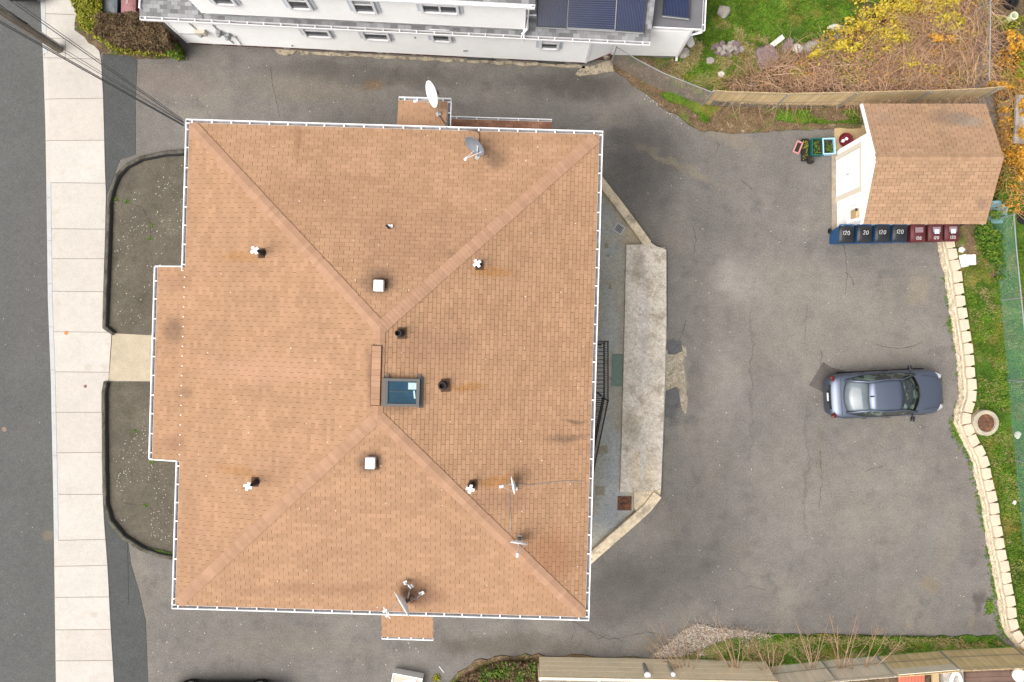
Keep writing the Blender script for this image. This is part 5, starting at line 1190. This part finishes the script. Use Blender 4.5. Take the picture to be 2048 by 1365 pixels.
gt = scatter([(1320,190), (1345,186), (1380,205), (1440,218), (1415,232), (1395,228), (1370,212), (1340,205)], 5200, None, .06, 10)+scatter([(1560,222), (1715,222), (1715,246), (1600,248), (1550,240)], 3000, (1.6, 0), .06, 11)+scatter([(1400,225),(1425,230),(1412,246),(1396,240)], 300, None, .06, 12)
blades('weeds', gt, M['blade'], .09, .03, 'green weeds along the foot of the reed fence', 'weeds')
# weeds along the foot of the block wall
wd = []
for (x, y, n) in ((1890,500,60), (1893,560,90), (1898,600,60), (1903,650,120), (1912,655,60), (1915,690,160), (1919,740,60), (1926,775,120), (1915,820,40), (1911,850,320), (1921,872,300), (1935,895,160), (1945,920,120), (1955,960,60), (1959,985,90), (1963,1015,90), (1968,1045,110), (1980,1105,160), (1986,1135,120), (1990,1160,120), (1995,1182,260), (1978,1213,150), (1998,1230,50), (2004,1252,90), (2012,1262,100)):
    for _ in range(n): wd.append(P(x+random.gauss(0, 5), y+random.gauss(0, 9), .0))
blades('weeds', wd, M['leaf_green'], .06, .04, 'green weeds growing at the foot of the block wall', 'weeds', bend=.9)
wd = []
for (x, y, n) in ((230,399,90), (253,404,30), (304,452,16), (300,477,26), (270,862,22), (305,922,50), (228,1053,50), (292,1011,24)):
    for _ in range(n): wd.append(P(x+random.gauss(0, 3.0), y+random.gauss(0, 2.2), .02))
for k in range(260): f = random.random(); wd.append(P(295+60*f, 1098+14*f+random.gauss(0, 1.6), .06))
blades('weeds', wd, M['leaf_green'], .035, .028, 'small weeds in the cracks of the front terrace', 'weeds', bend=.9)
# pale chips scattered over terraces and lot
vs = MB()
def chips(poly, n, dens, smin, smax, seed, z):
    for p in scatter(poly, n, dens, z, seed):
        s = random.uniform(smin, smax); a = random.uniform(0, 3); c, q = math.cos(a), math.sin(a)
        vs.add([(p.x+s*(c*i-q*j), p.y+s*(q*i+c*j), z+k) for i, j, k in ((-1,-1,0), (1,-.7,0), (.8,1,0), (-1,.8,0), (0,0,s*.4))], [(0,1,4), (1,2,4), (2,3,4), (3,0,4)])
chips([(235,350), (365,330), (365,530), (300,540), (225,540), (225,400)], 150, (1.0, -.05), .006, .016, 21, .022); chips([(224,890), (300,850), (350,1000), (345,1090), (240,1050)], 190, (.9, -.2), .006, .016, 22, .022)
chips([(230,560), (300,560), (300,650), (230,650)], 25, None, .008, .016, 24, .022)
tag(vs.build('pale_chips', M['chip']), 'pale lichen chips and petals scattered over the front terrace', 'debris', kind='stuff')
vs = MB(); chips([(1230,300), (1860,500), (1980,1240), (1190,1240), (1340,1000), (1360,500)], 120, None, .006, .017, 23, .002); chips([(300,120), (1200,160), (1200,225), (300,225)], 40, None, .006, .016, 25, .002); chips([(300,1240), (1060,1250), (900,1340), (300,1350)], 50, None, .006, .018, 26, .002); chips([(1240,150), (1330,205), (1400,245), (1380,262), (1290,200)], 60, None, .006, .02, 27, .004); chips([(0,200),(85,200),(105,1300),(0,1300)], 30, None, .006, .014, 29, -.098)
tag(vs.build('pale_grit', M['chip']), 'tiny pale grit scattered over the asphalt', 'debris', kind='stuff')
vs = MB()
for (x0, y0, x1, y1, n) in ((380,250,1190,1230,120),):
    rn = random.Random(5)
    for _ in range(n):
        x, y = rn.uniform(x0, x1), rn.uniform(y0, y1); u, v = hp(x, y, 6.4); z = roofz(u, v)+.013; q = HC+Matrix.Rotation(HR, 3, 'Z') @ Vector((u, v, z)); s = rn.uniform(.008, .02)
        vs.add([(q.x-s, q.y-s, q.z), (q.x+s, q.y-s*.6, q.z), (q.x+s*.7, q.y+s, q.z), (q.x-s*.6, q.y+s*.8, q.z)], [(0,1,2,3)])
tag(vs.build('roof_specks', M['chip']), 'tiny pale lichen specks on the tan roof', 'debris', kind='stuff')

# hedge at the corner of the white house
HG = thing('hedge', 'clipped twiggy brown hedge with a yellow green end at the corner of the white house', 'hedge', P(270, 60))
def hedge_pts(poly, n, z0, z1, seed, shell=.6):
    out = []; rnd = random.Random(seed); xs = [p[0] for p in poly]; ys = [p[1] for p in poly]
    while len(out) < n:
        x, y = rnd.uniform(min(xs), max(xs)), rnd.uniform(min(ys), max(ys))
        if not inpoly(x, y, poly): continue
        base = P(x, y, 0); z = z1*(1-.0) if rnd.random() < shell else rnd.uniform(z0, z1)
        bump_ = mnoise.noise(Vector((base.x*2.2, base.y*2.2, seed)))*.22; z = z+bump_*(z/z1)-abs(rnd.gauss(0, .07))
        out.append((base.x+rnd.gauss(0,.03), base.y+rnd.gauss(0,.03), max(.05, z)))
    return out
foot = [(185,-60), (192,60), (222,96), (262,106), (318,112), (366,115), (362,92), (338,62), (300,52), (240,52), (226,30), (215,-60)]
foot_b = [(222,58), (230,98), (262,108), (318,115), (372,120), (366,95), (350,72), (318,60)]
foot_y = [(182,-60), (183,30), (194,70), (216,96), (246,107), (240,60), (236,-60)]
HZ = 1.35
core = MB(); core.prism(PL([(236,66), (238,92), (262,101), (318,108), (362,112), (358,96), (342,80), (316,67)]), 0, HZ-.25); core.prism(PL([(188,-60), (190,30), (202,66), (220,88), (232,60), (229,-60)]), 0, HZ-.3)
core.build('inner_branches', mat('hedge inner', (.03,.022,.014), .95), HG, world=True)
sc = (H-0)/H
leaves('twig_mass', hedge_pts(foot_b, 17000, .1, HZ, 31), .05, M['leaf_brown'], HG, world=True, aspect=2.6)
leaves('leaf_mass', hedge_pts(foot_y, 9000, .1, HZ, 32), .06, M['leaf_yg'], HG, world=True, aspect=1.4)
low = [(x, y, random.uniform(.05, .5)) for x, y, z in hedge_pts([(215,96), (262,106), (318,112), (366,116), (368,122), (345,119), (262,112), (225,104)], 350, .05, .4, 33)]
leaves('low_leaves', low, .05, M['leaf_yg'], HG, world=True)
leaves('low_leaves', [(x, y, random.uniform(.05, .8)) for x, y, z in hedge_pts([(340,100), (372,104), (374,122), (352,122)], 700, .05, .4, 34)], .06, M['leaf_green'], HG, world=True)
# low bush at the bottom edge
BU = thing('bush', 'low brown and green bush at the bottom edge, left of the beige fence', 'bush', P(1000, 1350))
bp = [(905,1365), (930,1345), (965,1330), (1010,1318), (1070,1316), (1072,1420), (880,1420)]
def mound(poly, n, zt, seed, cut=-9):
    out = []
    for p in scatter(poly, n, None, 0, seed):
        nz = mnoise.noise(Vector((p.x*1.5, p.y*1.5, seed)))
        if nz < cut: continue
        out.append((p.x, p.y, max(.04, zt*(.55+.6*nz)+random.gauss(0, .08))))
    return out
leaves('twig_mass', mound(bp, 8000, .45, 41), .045, M['leaf_brown'], BU, world=True, aspect=2.8); leaves('leaf_mass', mound(bp, 3600, .5, 42, .02), .05, M['leaf_green'], BU, world=True)
# brambles and yellow shrubs in the north yard
def stems(name, poly, n, m, L=(.5, 1.6), r=.008, seed=1, label=None, dirn=None, z0=.05, rise=.5, parent=None, zmax=1.1, cat='brambles', kind='stuff'):
    rnd = random.Random(seed); b = MB()
    for p in scatter(poly, n, None, z0, seed):
        a = rnd.uniform(0, 6.283) if dirn is None else rnd.gauss(dirn, .7); l = rnd.uniform(*L); hgt = rnd.uniform(.15, 1)*rise; k = 5; q = []; z = p.z+rnd.uniform(0, zmax*.5); cv = rnd.gauss(0, .25)
        x, y = p.x, p.y
        for i in range(k+1):
            f = i/k; q.append((x, y, z+hgt*math.sin(f*math.pi*.85)*l*.6)); x += math.cos(a)*l/k; y += math.sin(a)*l/k; a += cv
        b.tube(q, [r*(1-.7*i/k) for i in range(k+1)], n=3, cap=False)
    o = b.build(name, m, parent)
    if label: tag(o, label, cat, kind=kind)
    return o
br = [(1495,150), (1530,140), (1560,125), (1640,120), (1720,90), (1800,60), (1860,0), (1960,-20), (1960,188), (1800,190), (1600,186), (1440,182), (1450,165)]
stems('brambles', br, 4200, M['stem'], (.5, 1.7), .0085, 51, 'tangle of bare pinkish brown brambles behind the reed fence')
stems('brambles', [(1800,60), (1960,-60), (1960,188), (1700,188)], 1300, M['stem'], (.8, 2.0), .009, 52, 'tall arching brown stems against the chain link fence', dirn=R(200), rise=.9)
leaves('bramble_litter', [(p.x, p.y, p.z+random.uniform(0, .5)) for p in scatter(br, 6000, (1.2, -.1), .06, 53)], .05, M['leaf_brown']); tag(bpy.context.scene.objects['bramble_litter'], 'brown leaf litter under the brambles', 'leaf litter', kind='stuff')
def under(poly, n, m, seed, label, dens=(.9, .0), size=.06, zt=.7):
    o = leaves('undergrowth', [(p.x, p.y, p.z+random.uniform(.05, zt)) for p in scatter(poly, n, dens, .06, seed)], size, m, aspect=1.3); tag(o, label, 'undergrowth', kind='stuff')
ug = [(1600,120), (1640,70), (1740,40), (1800,-20), (1960,-40), (1960,186), (1700,180), (1560,160)]
under(ug, 3400, M['orange_leaf'], 151, 'orange brown leaves spread through the brambles', (.8, -.05)); under(ug, 2600, M['forsythia'], 152, 'yellow leaves spread through the brambles', (.7, .08)); under(ug, 4200, M['leaf_yg'], 153, 'yellow green leaves low among the brambles', (.9, .02))
under([(1972,40), (2070,40), (2070,260), (1990,220)], 2600, M['leaf_yg'], 154, 'yellow green growth over the ground right of the fence', (.8, .0), zt=.4)
under([(1972,120), (2070,60), (2070,260), (1990,220)], 1500, M['orange_leaf'], 155, 'orange leaves over the ground right of the fence', (.8, .05), zt=.5)
under([(1985,240), (2000,300), (2000,400), (1970,430), (2070,430), (2070,240)], 1800, M['orange_leaf'], 156, 'orange leaves east of the shed', (.8, -.1), zt=.5)
under([(1360,150), (1480,150), (1560,120), (1560,180), (1400,185)], 1500, M['leaf_yg'], 157, 'yellow green weeds among the stones', (1.2, .02), size=.04, zt=.12)
def shrub(label, px, py, rx, ry, n, m, grp, zt=.9, size=.075, name='flowering_shrub', stem_m=None, seed=1):
    c = P(px, py, .06); k = H/1365; t = thing(name, label, 'shrub', c, 0, grp); rnd = random.Random(seed); pts = []; cl = [(rnd.gauss(0, .45), rnd.gauss(0, .45), rnd.uniform(.3, 1)) for _ in range(max(5, n//70))]
    for _ in range(n):
        a, e, h_ = rnd.choice(cl); x, y = a+rnd.gauss(0, .12), e+rnd.gauss(0, .12); pts.append((x*rx*k, y*ry*k, zt*h_*(1.1-.4*min(1, x*x+y*y))+rnd.gauss(0, .05)))
    leaves('leaves', pts, size, m, t, aspect=1.3, rnd=rnd); b = MB()
    for a, e, h_ in cl: b.tube([(0,0,0), (a*rx*k*.5, e*ry*k*.5, zt*h_*.6), (a*rx*k, e*ry*k, zt*h_*.95)], [.014,.009,.005], n=4)
    b.build('stems', stem_m or M['stem'], t); return t
sh = [('large yellow leaved shrub at the top edge, above the pale boulders', 1790, 22, 62, 34, 2300), ('bright yellow shrub right of the pale boulder, under the top edge shrub', 1868, 22, 40, 36, 1500), ('yellow green shrub between the pale boulder and the brambles', 1880, 62, 46, 26, 1300),
      ('small yellow shrub left of the pale boulder', 1745, 48, 26, 14, 500), ('yellow shrub spreading over the middle of the brambles', 1770, 95, 60, 24, 1200), ('low yellow shrub among the row of stones', 1680, 115, 42, 22, 1000), ('small yellow patch at the left end of the brambles', 1622, 122, 20, 12, 420),
      ('orange yellow shrub near the chain link fence', 1850, 100, 42, 22, 800), ('sparse yellow shoots in the middle of the brambles', 1712, 70, 36, 20, 450), ('scattered yellow shoots over the brown brambles near the reed fence', 1820, 140, 80, 26, 420)]
for i, (lb, x, y, rx, ry, n) in enumerate(sh): shrub(lb, x, y, rx, ry, n, M['forsythia'] if i != 7 else M['orange_leaf'], 'yellow shrubs in the north yard', seed=60+i)
shrub('orange leaved shrub beside the top right corner of the shed', 2000, 105, 20, 40, 500, M['orange_leaf'], 'orange shrubs east of the shed', seed=80, stem_m=M['stem_orange'])
shrub('orange shrub at the corner where the fences meet behind the shed', 1990, 180, 40, 14, 520, M['orange_leaf'], 'orange shrubs east of the shed', seed=81, stem_m=M['stem_orange'])
shrub('dense orange shrub against the east wall of the shed', 2022, 330, 30, 50, 1500, M['orange_leaf'], 'orange shrubs east of the shed', seed=82, stem_m=M['stem_orange'], zt=1.3)
shrub('thin orange shrub beside the weathered planks', 2020, 225, 26, 26, 360, M['orange_leaf'], 'orange shrubs east of the shed', seed=83, stem_m=M['stem_orange'])
shrub('green and yellow bush at the right edge, between the fence corner and the dark ground', 2020, 150, 34, 20, 900, M['leaf_yg'], 'orange shrubs east of the shed', seed=84)
stems('brambles', [(1985,270), (2040,250), (2070,420), (2000,430), (1990,350)], 420, M['stem_orange'], (.6, 1.8), .011, 54, 'long orange bramble canes beside the shed', zmax=.6)
stems('brambles', [(1975,140), (2060,120), (2060,260), (1990,260)], 260, M['stem_orange'], (.6, 1.6), .009, 55, 'orange canes tangled around the fence corner')
leaves('ivy', [(p.x, p.y, p.z+random.uniform(0, .5)) for p in scatter([(1975,420), (2000,440), (2003,560), (1975,560), (1960,500), (1930,455)], 2600, (1.2, -.2), .4, 56)], .06, M['leaf_green']); tag(bpy.context.scene.objects['ivy'], 'dark green ivy between the shed and the green fence', 'ivy', kind='stuff')
# bare twig shrubs over the south fence
def twig_shrub(label, px, py, tips, seed, z0=.1):
    rnd = random.Random(seed); t = thing('bare_shrub', label, 'shrub', P(px, py, 0), 0, 'bare twig shrubs over the south fence'); o = t.location
    tr = MB()
    for (tx, ty, th) in tips:
        e = P(tx, ty, th)-o; s = Vector((rnd.uniform(-.1,.1), rnd.uniform(-.1,.1), z0)); mid = s.lerp(e, .5)+Vector((rnd.gauss(0,.1), rnd.gauss(0,.1), .3)); q = []
        for i in range(8): f = i/7; q.append(s*(1-f)**2+mid*2*f*(1-f)+e*f*f)
        tr.tube(q, [.022*(1-.85*i/7) for i in range(8)], n=4)
        for _ in range(7):
            i = rnd.randint(2, 6); d = (q[i]-q[i-1]).normalized(); a = d.orthogonal().normalized(); a.rotate(Matrix.Rotation(rnd.uniform(0, 6.28), 3, d)); l = rnd.uniform(.25, .8)
            e2 = q[i]+(d+a*rnd.uniform(.25, .6)).normalized()*l; tr.tube([q[i], q[i].lerp(e2, .5)+a*.04, e2], [.009, .006, .003], n=3)
            for __ in range(2): f = rnd.uniform(.3,.8); c = q[i].lerp(e2, f); tr.tube([c, c+(d+a*rnd.uniform(-.8,.8)).normalized()*l*.4], [.004, .002], n=3)
    tr.build('branches', M['twig'], t); return t
twig_shrub('bare shrub leaning over the beige fence towards the pale gravel', 1375, 1352, [(1300,1248,1.7), (1283,1268,1.5), (1318,1242,1.9), (1340,1262,1.4), (1288,1293,1.2), (1365,1235,2.2), (1400,1280,1.8)], 91)
twig_shrub('bare shrub with upright pink stems left of the reed fence', 1470, 1350, [(1400,1230,2.2), (1418,1222,2.3), (1435,1230,2.3), (1450,1240,2.0), (1480,1250,2.0), (1380,1250,1.6), (1500,1290,1.5)], 92)
twig_shrub('bare shrub fanning up over the pale fence stretch', 1620, 1345, [(1588,1232,2.4), (1592,1245,2.2), (1610,1260,1.9), (1570,1290,1.6), (1640,1270,1.7), (1660,1230,2.2), (1560,1260,2.0)], 93)
twig_shrub('bare shrub with tall pink twigs above the grass strip', 1680, 1352, [(1658,1225,2.4), (1675,1250,2.0), (1716,1222,2.4), (1718,1240,2.2), (1700,1262,1.8), (1755,1255,2.0), (1660,1280,1.5)], 94)
twig_shrub('bare shrub with one long stem arching right over the grass', 1715, 1350, [(1808,1273,1.8), (1772,1272,1.9), (1758,1250,2.1), (1740,1290,1.5), (1690,1300,1.3)], 95)
twig_shrub('thin bare shrub in front of the right end of the beige fence', 1540, 1352, [(1530,1265,2.0), (1545,1280,1.7), (1500,1265,1.9), (1480,1290,1.6), (1570,1300,1.3)], 96)
# pale dry plants on the corner of the lot
dp = [(1345,1280), (1365,1258), (1395,1246), (1430,1255), (1500,1262), (1545,1270), (1520,1290), (1470,1300), (1420,1308), (1350,1312), (1300,1312)]
stems('dry_ground_cover', dp, 2200, M['pale_dry'], (.1, .42), .007, 97, 'pale whitish dry ground cover spilling onto the lot at the south edge', z0=.0, rise=.4, zmax=.12, cat='dry plants')
leaves('dry_ground_cover', [(p.x, p.y, random.uniform(.01, .12)) for p in scatter(dp, 4500, None, .02, 98)], .035, M['pale_dry']); tag(S.objects['dry_ground_cover.001'], 'pale dry leaves among the whitish ground cover at the south edge', 'dry plants', kind='stuff')
# ---------------------------------------------------------------- stones
def rock(label, px, py, rx, ry, m, ang=0, hgt=.6, grp=None, z=.05, seed=0, cat='stone', name='rock'):
    k = (H-.3)/1365; bm = bmesh.new(); bmesh.ops.create_icosphere(bm, subdivisions=3, radius=1)
    for v in bm.verts:
        c = v.co.copy(); n_ = mnoise.noise(c*1.1+Vector((seed*3.1, seed, 0)))*.32+mnoise.noise(c*2.7+Vector((seed, 0, seed)))*.14+mnoise.noise(c*6+Vector((seed, 5, seed)))*.05
        q = c*(1+n_); q.x = max(-.86, min(.86, q.x)); q.z = max(-.3, min(.72, q.z)); v.co = Vector((q.x*rx*k, q.y*ry*k, q.z*hgt*(rx+ry)/2*k))
    me = bpy.data.meshes.new(name); bm.to_mesh(me); bm.free(); me.materials.append(m); o = bpy.data.objects.new(name, me); COL.objects.link(o)
    o.location = P(px, py, z+.05); o.rotation_euler = (0, 0, R(ang)); return tag(o, label, cat, grp)
RG = 'field stones in the north yard'
rk = [('half buried flat grey stone at the top left of the north lawn', 1447, 24, 14, 12, 'rock', -20), ('pale white stone on the green lawn edge', 1672, 57, 18, 7, 'rock_pale', -5), ('large pale boulder among the yellow shrubs', 1784, 61, 20, 13, 'rock_pale', 10),
      ('large round grey green boulder in the row of stones', 1628, 96, 25, 15, 'rock', 5), ('small buff boulder left of the large round grey one', 1594, 98, 13, 9, 'rock_pale', -20), ('purple pointed stone right of the pale concrete post', 1575, 92, 11, 16, 'rock_purple', -25),
      ('big dark brown boulder at the left end of the row of stones', 1532, 118, 25, 26, 'rock_purple', 10), ('stone with a pale cap on top of the dark brown boulder', 1540, 103, 9, 6, 'rock_pale', 0), ('reddish flat stone right of the large round boulder', 1672, 82, 18, 12, 'rock', 10),
      ('pale flat stone at the top, left of the big yellow shrub', 1762, 22, 19, 9, 'rock', -10), ('small pale yellow stone alone on the grass above the reed fence', 1442, 150, 8, 6, 'rock_pale', 0), ('pale grey stone against the corner of the white house annexe', 1379, 83, 10, 14, 'rock_pale', 15),
      ('grey stone half under the shrubs right of the pale boulder', 1838, 52, 20, 12, 'rock_purple', 0), ('grey stone buried in the brambles left of centre', 1748, 100, 16, 11, 'rock', 0), ('pale stone beside the chain link fence in the brambles', 1812, 88, 12, 6, 'rock_pale', 0),
      ('grey stone at the top right by the tall stems', 1900, 20, 14, 12, 'rock', 0), ('grey stone sunk in the grass below the stone heap', 1420, 122, 9, 7, 'rock', 0), ('dull stone sunk in the bank near the diagonal fence', 1368, 107, 12, 9, 'rock', 0), ('brown stone above the left end of the reed fence', 1502, 172, 14, 7, 'rock', 0)]
for i, (lb, x, y, rx, ry, mm, an) in enumerate(rk): rock(lb, x, y, rx, ry, M[mm], an, .8, RG, seed=i+1)
rn = random.Random(3)
for i in range(26):
    a = rn.uniform(0, 6.28); d = math.sqrt(rn.random()); o = rock('fist sized purple grey stone in the heap on the north lawn', 1453+d*31*math.cos(a), 97+d*15*math.sin(a), rn.uniform(4, 9), rn.uniform(4, 7), M[rn.choice(['rock_purple', 'rock_purple', 'rock', 'rock'])], rn.uniform(0, 180), .9, 'heap of stones on the north lawn', z=.06+.28*(1-d), seed=40+i)
b = MB(); b.rbox(P(1551, 87, .12), (.62, .2, .2), .02, R(38)); tag(b.build('concrete_post_piece', M['rock_pale']), 'broken pale concrete post lying in the row of stones', 'concrete post')
b = MB(); b.box(P(1941, 520, .45), (.38, .42, .1), R(2)); b.box(P(1927, 522, .44), (.3, .5, .06), R(12)); tag(b.build('broken_slab', M['rock_pale'], bevel=.02), 'broken white concrete slabs lying behind the top of the block wall', 'slab')
for i, (x, y, s, lb) in enumerate(((1923,500,7,'pale rubble piece beside the maroon bins'), (1980,474,5,'white scrap on the ivy near the green fence'), (2035,870,8,'pale stone under the green fence'), (2028,1005,5,'white scrap of rubbish on the lawn near the right edge'), (1993,1002,1,''))):
    if lb: rock(lb, x, y, s, s*.8, M['rock_pale'], 20*i, .6, 'pale scraps east of the lot', z=.36, seed=90+i)

# ---------------------------------------------------------------- things in the far right neighbour's yard
t = thing('tyre', 'old black tyre lying at the top right corner', 'tyre', P(2019, 5, .12)); b = MB(); b.lathe((0,0,-.06), [(.2,0), (.29,.02), (.31,.09), (.29,.16), (.2,.18), (.19,.09)], 28); b.build('rubber', M['tyre'], t); b = MB(); b.lathe((0,0,-.02), [(.19,0), (.05,.05)], 20); b.build('rim', M['rusty'], t)
t = thing('plastic_pipe', 'cream plastic pipe standing on the dark ground at the right edge', 'pipe', P(2008, 45, .1)); b = MB(); b.lathe((0,0,0), [(.13,0), (.13,.5), (.155,.5), (.155,.56), (.11,.56), (.11,.1)], 24); b.build('pipe', mat('cream plastic', (.55,.6,.42), .6), t)
b = MB(); b.box(P(2030, 165, .25), (1.5, .1, .1), R(0)); b.box(P(1985, 169, .3), (.5, .12, .1), R(-2)); tag(b.build('timber_rail', M['plank']), 'grey timber rail lying across the neighbour ground at the right edge', 'timber')
b = MB()
for k in range(5): b.box(P(2022+k*1.5, 205+k*17, .15), (1.1, .3, .04), R(24))
tag(b.build('plank_path', M['plank']), 'weathered planks laid as a ramp beside the shed at the right edge', 'planks')
b = MB(); b.box(P(2042, 240, .55), (.5, 1.9, .1), R(-3)); tag(b.build('concrete_slab', M['rock']), 'long grey concrete slab at the right edge beside the planks', 'slab')
b = MB(); vs = []; fs = []; c = P(1992, 425, .42)
for j in range(9):
    for i in range(9): x, y = (i/8-.5)*.9, (j/8-.5)*.9; vs.append((c.x+x, c.y+y, c.z+.14*mnoise.noise(Vector((x*4, y*4, 3)))))
for j in range(8):
    for i in range(8):
        if (i-3.5)**2+(j-3.5)**2 < 17: fs.append((j*9+i, j*9+i+1, (j+1)*9+i+1, (j+1)*9+i))
b.add(vs, fs); tag(b.build('tarpaulin', M['tarp']), 'crumpled faded teal tarpaulin behind the shed corner', 'tarpaulin')
t = thing('wheel', 'dark wheel half seen at the right edge below the orange shrub', 'wheel', P(2044, 437, .3)); b = MB(); b.lathe((0,0,0), [(.14,0), (.26,.02), (.27,.09), (.14,.12)], 24); b.build('tyre', M['tyre'], t); b = MB(); b.lathe((0,0,.03), [(.13,0), (.04,.05)], 16); b.build('rim', M['rim'], t)
# ---------------------------------------------------------------- along the bottom edge
t = thing('cabinet', 'discarded pale cabinet lying at the bottom edge with papers on it', 'cabinet', P(815, 1362, 0), R(-11))
b = MB(); b.box((0,0,.2), (1.15,.78,.4)); 
for s in (-1, 1): b.box((s*.575,0,.21), (.04,.84,.46), m=M['white_plastic']); b.box((0,s*.40,.21), (1.1,.04,.46), m=M['white_plastic'])
b.build('case', mat('pale laminate', (.5,.44,.37), .6, noises=((3,.1,4),)), t); b = MB(); b.box((.08,.12,.41), (.34,.3,.012), R(20)); b.box((.3,.2,.415), (.16,.3,.012), R(40)); b.build('papers', M['white_plastic'], t)
b = MB(); b.tube([P(878,1333,.01), P(884,1340,.015), P(888,1345,.01)], .02, n=4); tag(b.build('white_scrap', M['white_plastic']), 'torn white scrap on the drive between the cabinet and the bush', 'litter')
leaves('weed', [(P(873,1355,0).x+random.gauss(0,.07), P(873,1355,0).y+random.gauss(0,.07), random.uniform(.01,.08)) for _ in range(50)], .06, M['leaf_yg']); tag(S.objects['weed'], 'small yellow green weed on the drive right of the cabinet', 'weed')
for (x, y, r, lb) in ((1295,1350,.13,'round white cap on top of a pipe behind the beige fence'), (1346,1348,.09,'smaller faded white cap right of the larger one behind the beige fence')):
    t = thing('pipe_cap', lb, 'pipe', P(x, y, 1.1), 0, 'capped pipes behind the fence'); b = MB(); b.lathe((0,0,-1.1), [(r*.8,0), (r*.8,1.1)], 20); b.build('pipe', M['galv'], t); b = MB(); b.lathe((0,0,0), [(r,0), (r,.06), (r*.7,.1), (.01,.11)], 20); b.build('cap', M['white_plastic'], t)
for i, (x, lb) in enumerate(((1237,'left one of two open square tubes behind the beige fence'), (1249,'right one of two open square tubes behind the beige fence'))):
    t = thing('square_tube', lb, 'tube', P(x, 1358, .9), R(-8), 'square tubes behind the fence'); b = MB()
    for s in (-1, 1): b.box((s*.075,0,-.3), (.025,.17,.7)); b.box((0,s*.075,-.3), (.13,.025,.7))
    b.build('tube', M['white_plastic'] if i else M['plank'], t)
for (x, lb) in ((1098,'left white bracket behind the beige fence'), (1110,'right white bracket behind the beige fence')):
    b = MB(); b.box(P(x, 1349, .9), (.1, .2, .12), R(-14)); b.tube([P(x, 1349, .9), P(x, 1349, .9)+Vector((0,0,-.8))], .02, n=5); tag(b.build('bracket', M['galv']), lb, 'bracket', 'brackets behind the beige fence')
b = MB()
for k in range(8): b.box(P(1822, 1353, .3)+Vector((-.45+k*.13, 0, 0)), (.12, 1.0, .05))
tag(b.build('red_pallet', M['red_wood']), 'faded red boards behind the pale south fence', 'boards')
b = MB(); q = [P(1912+10*math.cos(a), 1366-20*math.sin(a), .5+.2*math.sin(a)) for a in [x*.2 for x in range(17)]]; b.tube(q, .07, n=8); tag(b.build('white_hose_arch', M['white_plastic'], smooth=True), 'curved white plastic tube behind the south fence', 'tube')
b = MB(); b.box(P(1900, 1356, .3), (.8, .9, .5), R(5)); tag(b.build('grey_crate', M['rock'], bevel=.03), 'grey box under the curved white tube behind the south fence', 'box')
b = MB(); b.box(P(1870, 1358, .4), (.25, 1.0, .1), R(3)); tag(b.build('brown_board', M['plywood']), 'upright brown board between the red boards and the grey box', 'board')
b = MB(); b.lathe(P(2035, 1348, .2), [(.26,0), (.28,.12), (.2,.2), (.05,.24)], 20); tag(b.build('white_tub', M['white_plastic'], smooth=True), 'white upturned tub behind the golden reed fence', 'tub')
b = MB()
for k in range(7): b.box(P(1990, 1358, .09)+Vector((0, -.6+k*.2, 0)), (2.4, .19, .04), R(2))
tag(b.build('plank_deck', mat('brown deck', (.14,.09,.07), .85, noises=((3,.2,4),))), 'brown plank deck behind the golden reed fence', 'deck')

# ---------------------------------------------------------------- utility pole and wires
UP = thing('utility_pole', 'weathered wooden utility pole rising from the pavement in the top left corner', 'utility pole', P(119, 99, .03))
b = MB(); b.tube([(0,0,-.2), (0,0,4), (.02,.02,9.5)], [.165, .145, .115], n=16); b.build('pole', M['wood_pole'], UP, smooth=True)
b = MB(); b.tube([(.16,.08,0.0), (.155,.08,4), (.14,.08,7)], .035, n=8); b.tube([(-.1,.16,2.6), (-.1,.15,7)], .05, n=8); b.build('conduit', M['galv'], UP)
b = MB(); b.box((0,0,7.6), (2.2,.1,.1), R(55)); b.build('crossarm', M['wood_pole'], UP)
b = MB(); b.lathe((-.45,.0,6.2), [(.2,0), (.22,.05), (.22,.75), (.16,.85)], 20); b.build('transformer', M['galv'], UP)
hc = P(367, 247, EH-.15)
def wire(a, c, r, label, sag=.25, m='cable'):
    a, c = Vector(a), Vector(c); q = []
    for i in range(17): f = i/16; p = a.lerp(c, f); p.z -= sag*4*f*(1-f); q.append(p)
    b = MB(); b.tube(q, r, n=6); return tag(b.build('overhead_wire', M[m]), label, 'wire', 'overhead wires')
hc2 = P(367, 250, EH-.2)
wire(P(-120,-22,6.0), P(367,252,EH-.2), .017, 'lowest thick black overhead cable to the house corner', .2)
wire(P(-120,-26,6.1), P(367,250,EH-.15), .015, 'thick black overhead cable just above the lowest one', .12)
wire(P(-140,-55,6.2), P(368,247,EH-.1), .008, 'thin overhead wire close above the two thick cables', .3)
wire(P(-150,-72,6.3), P(368,246,EH-.1), .008, 'thin overhead wire crossing the foot of the pole', .15)
wire(P(-140,-110,6.5), P(367,244,EH-.05), .013, 'overhead wire running just right of the pole foot', .1)
wire(P(-80,-75,7.2), P(366,240,EH), .010, 'thin overhead wire farthest from the pole, crossing the pavement', .2)
wire(P(-150,-30,6.5), P(500,90,6.4), .006, 'faint overhead wire crossing the top of the pavement', .1) if False else None
wire(P(60,-5,7.0), P(140,16,7.0), .006, 'short piece of faint wire across the top of the pavement', .02, 'galv') if False else None
b = MB(); b.tube([P(18,24,5.2), P(36,37,5.0), P(55,49,4.8)], [.03,.035,.03], n=8); b.tube([P(-140,-95,6.4), P(18,24,5.2)], .012, n=6); b.tube([P(55,49,4.8), P(119,96,3.0)+Vector((0.0,0.0,0))], .012, n=6); tag(b.build('cable_splice', M['cable'], smooth=True), 'thick black cable sleeve hanging beside the pole in the top left corner', 'cable')
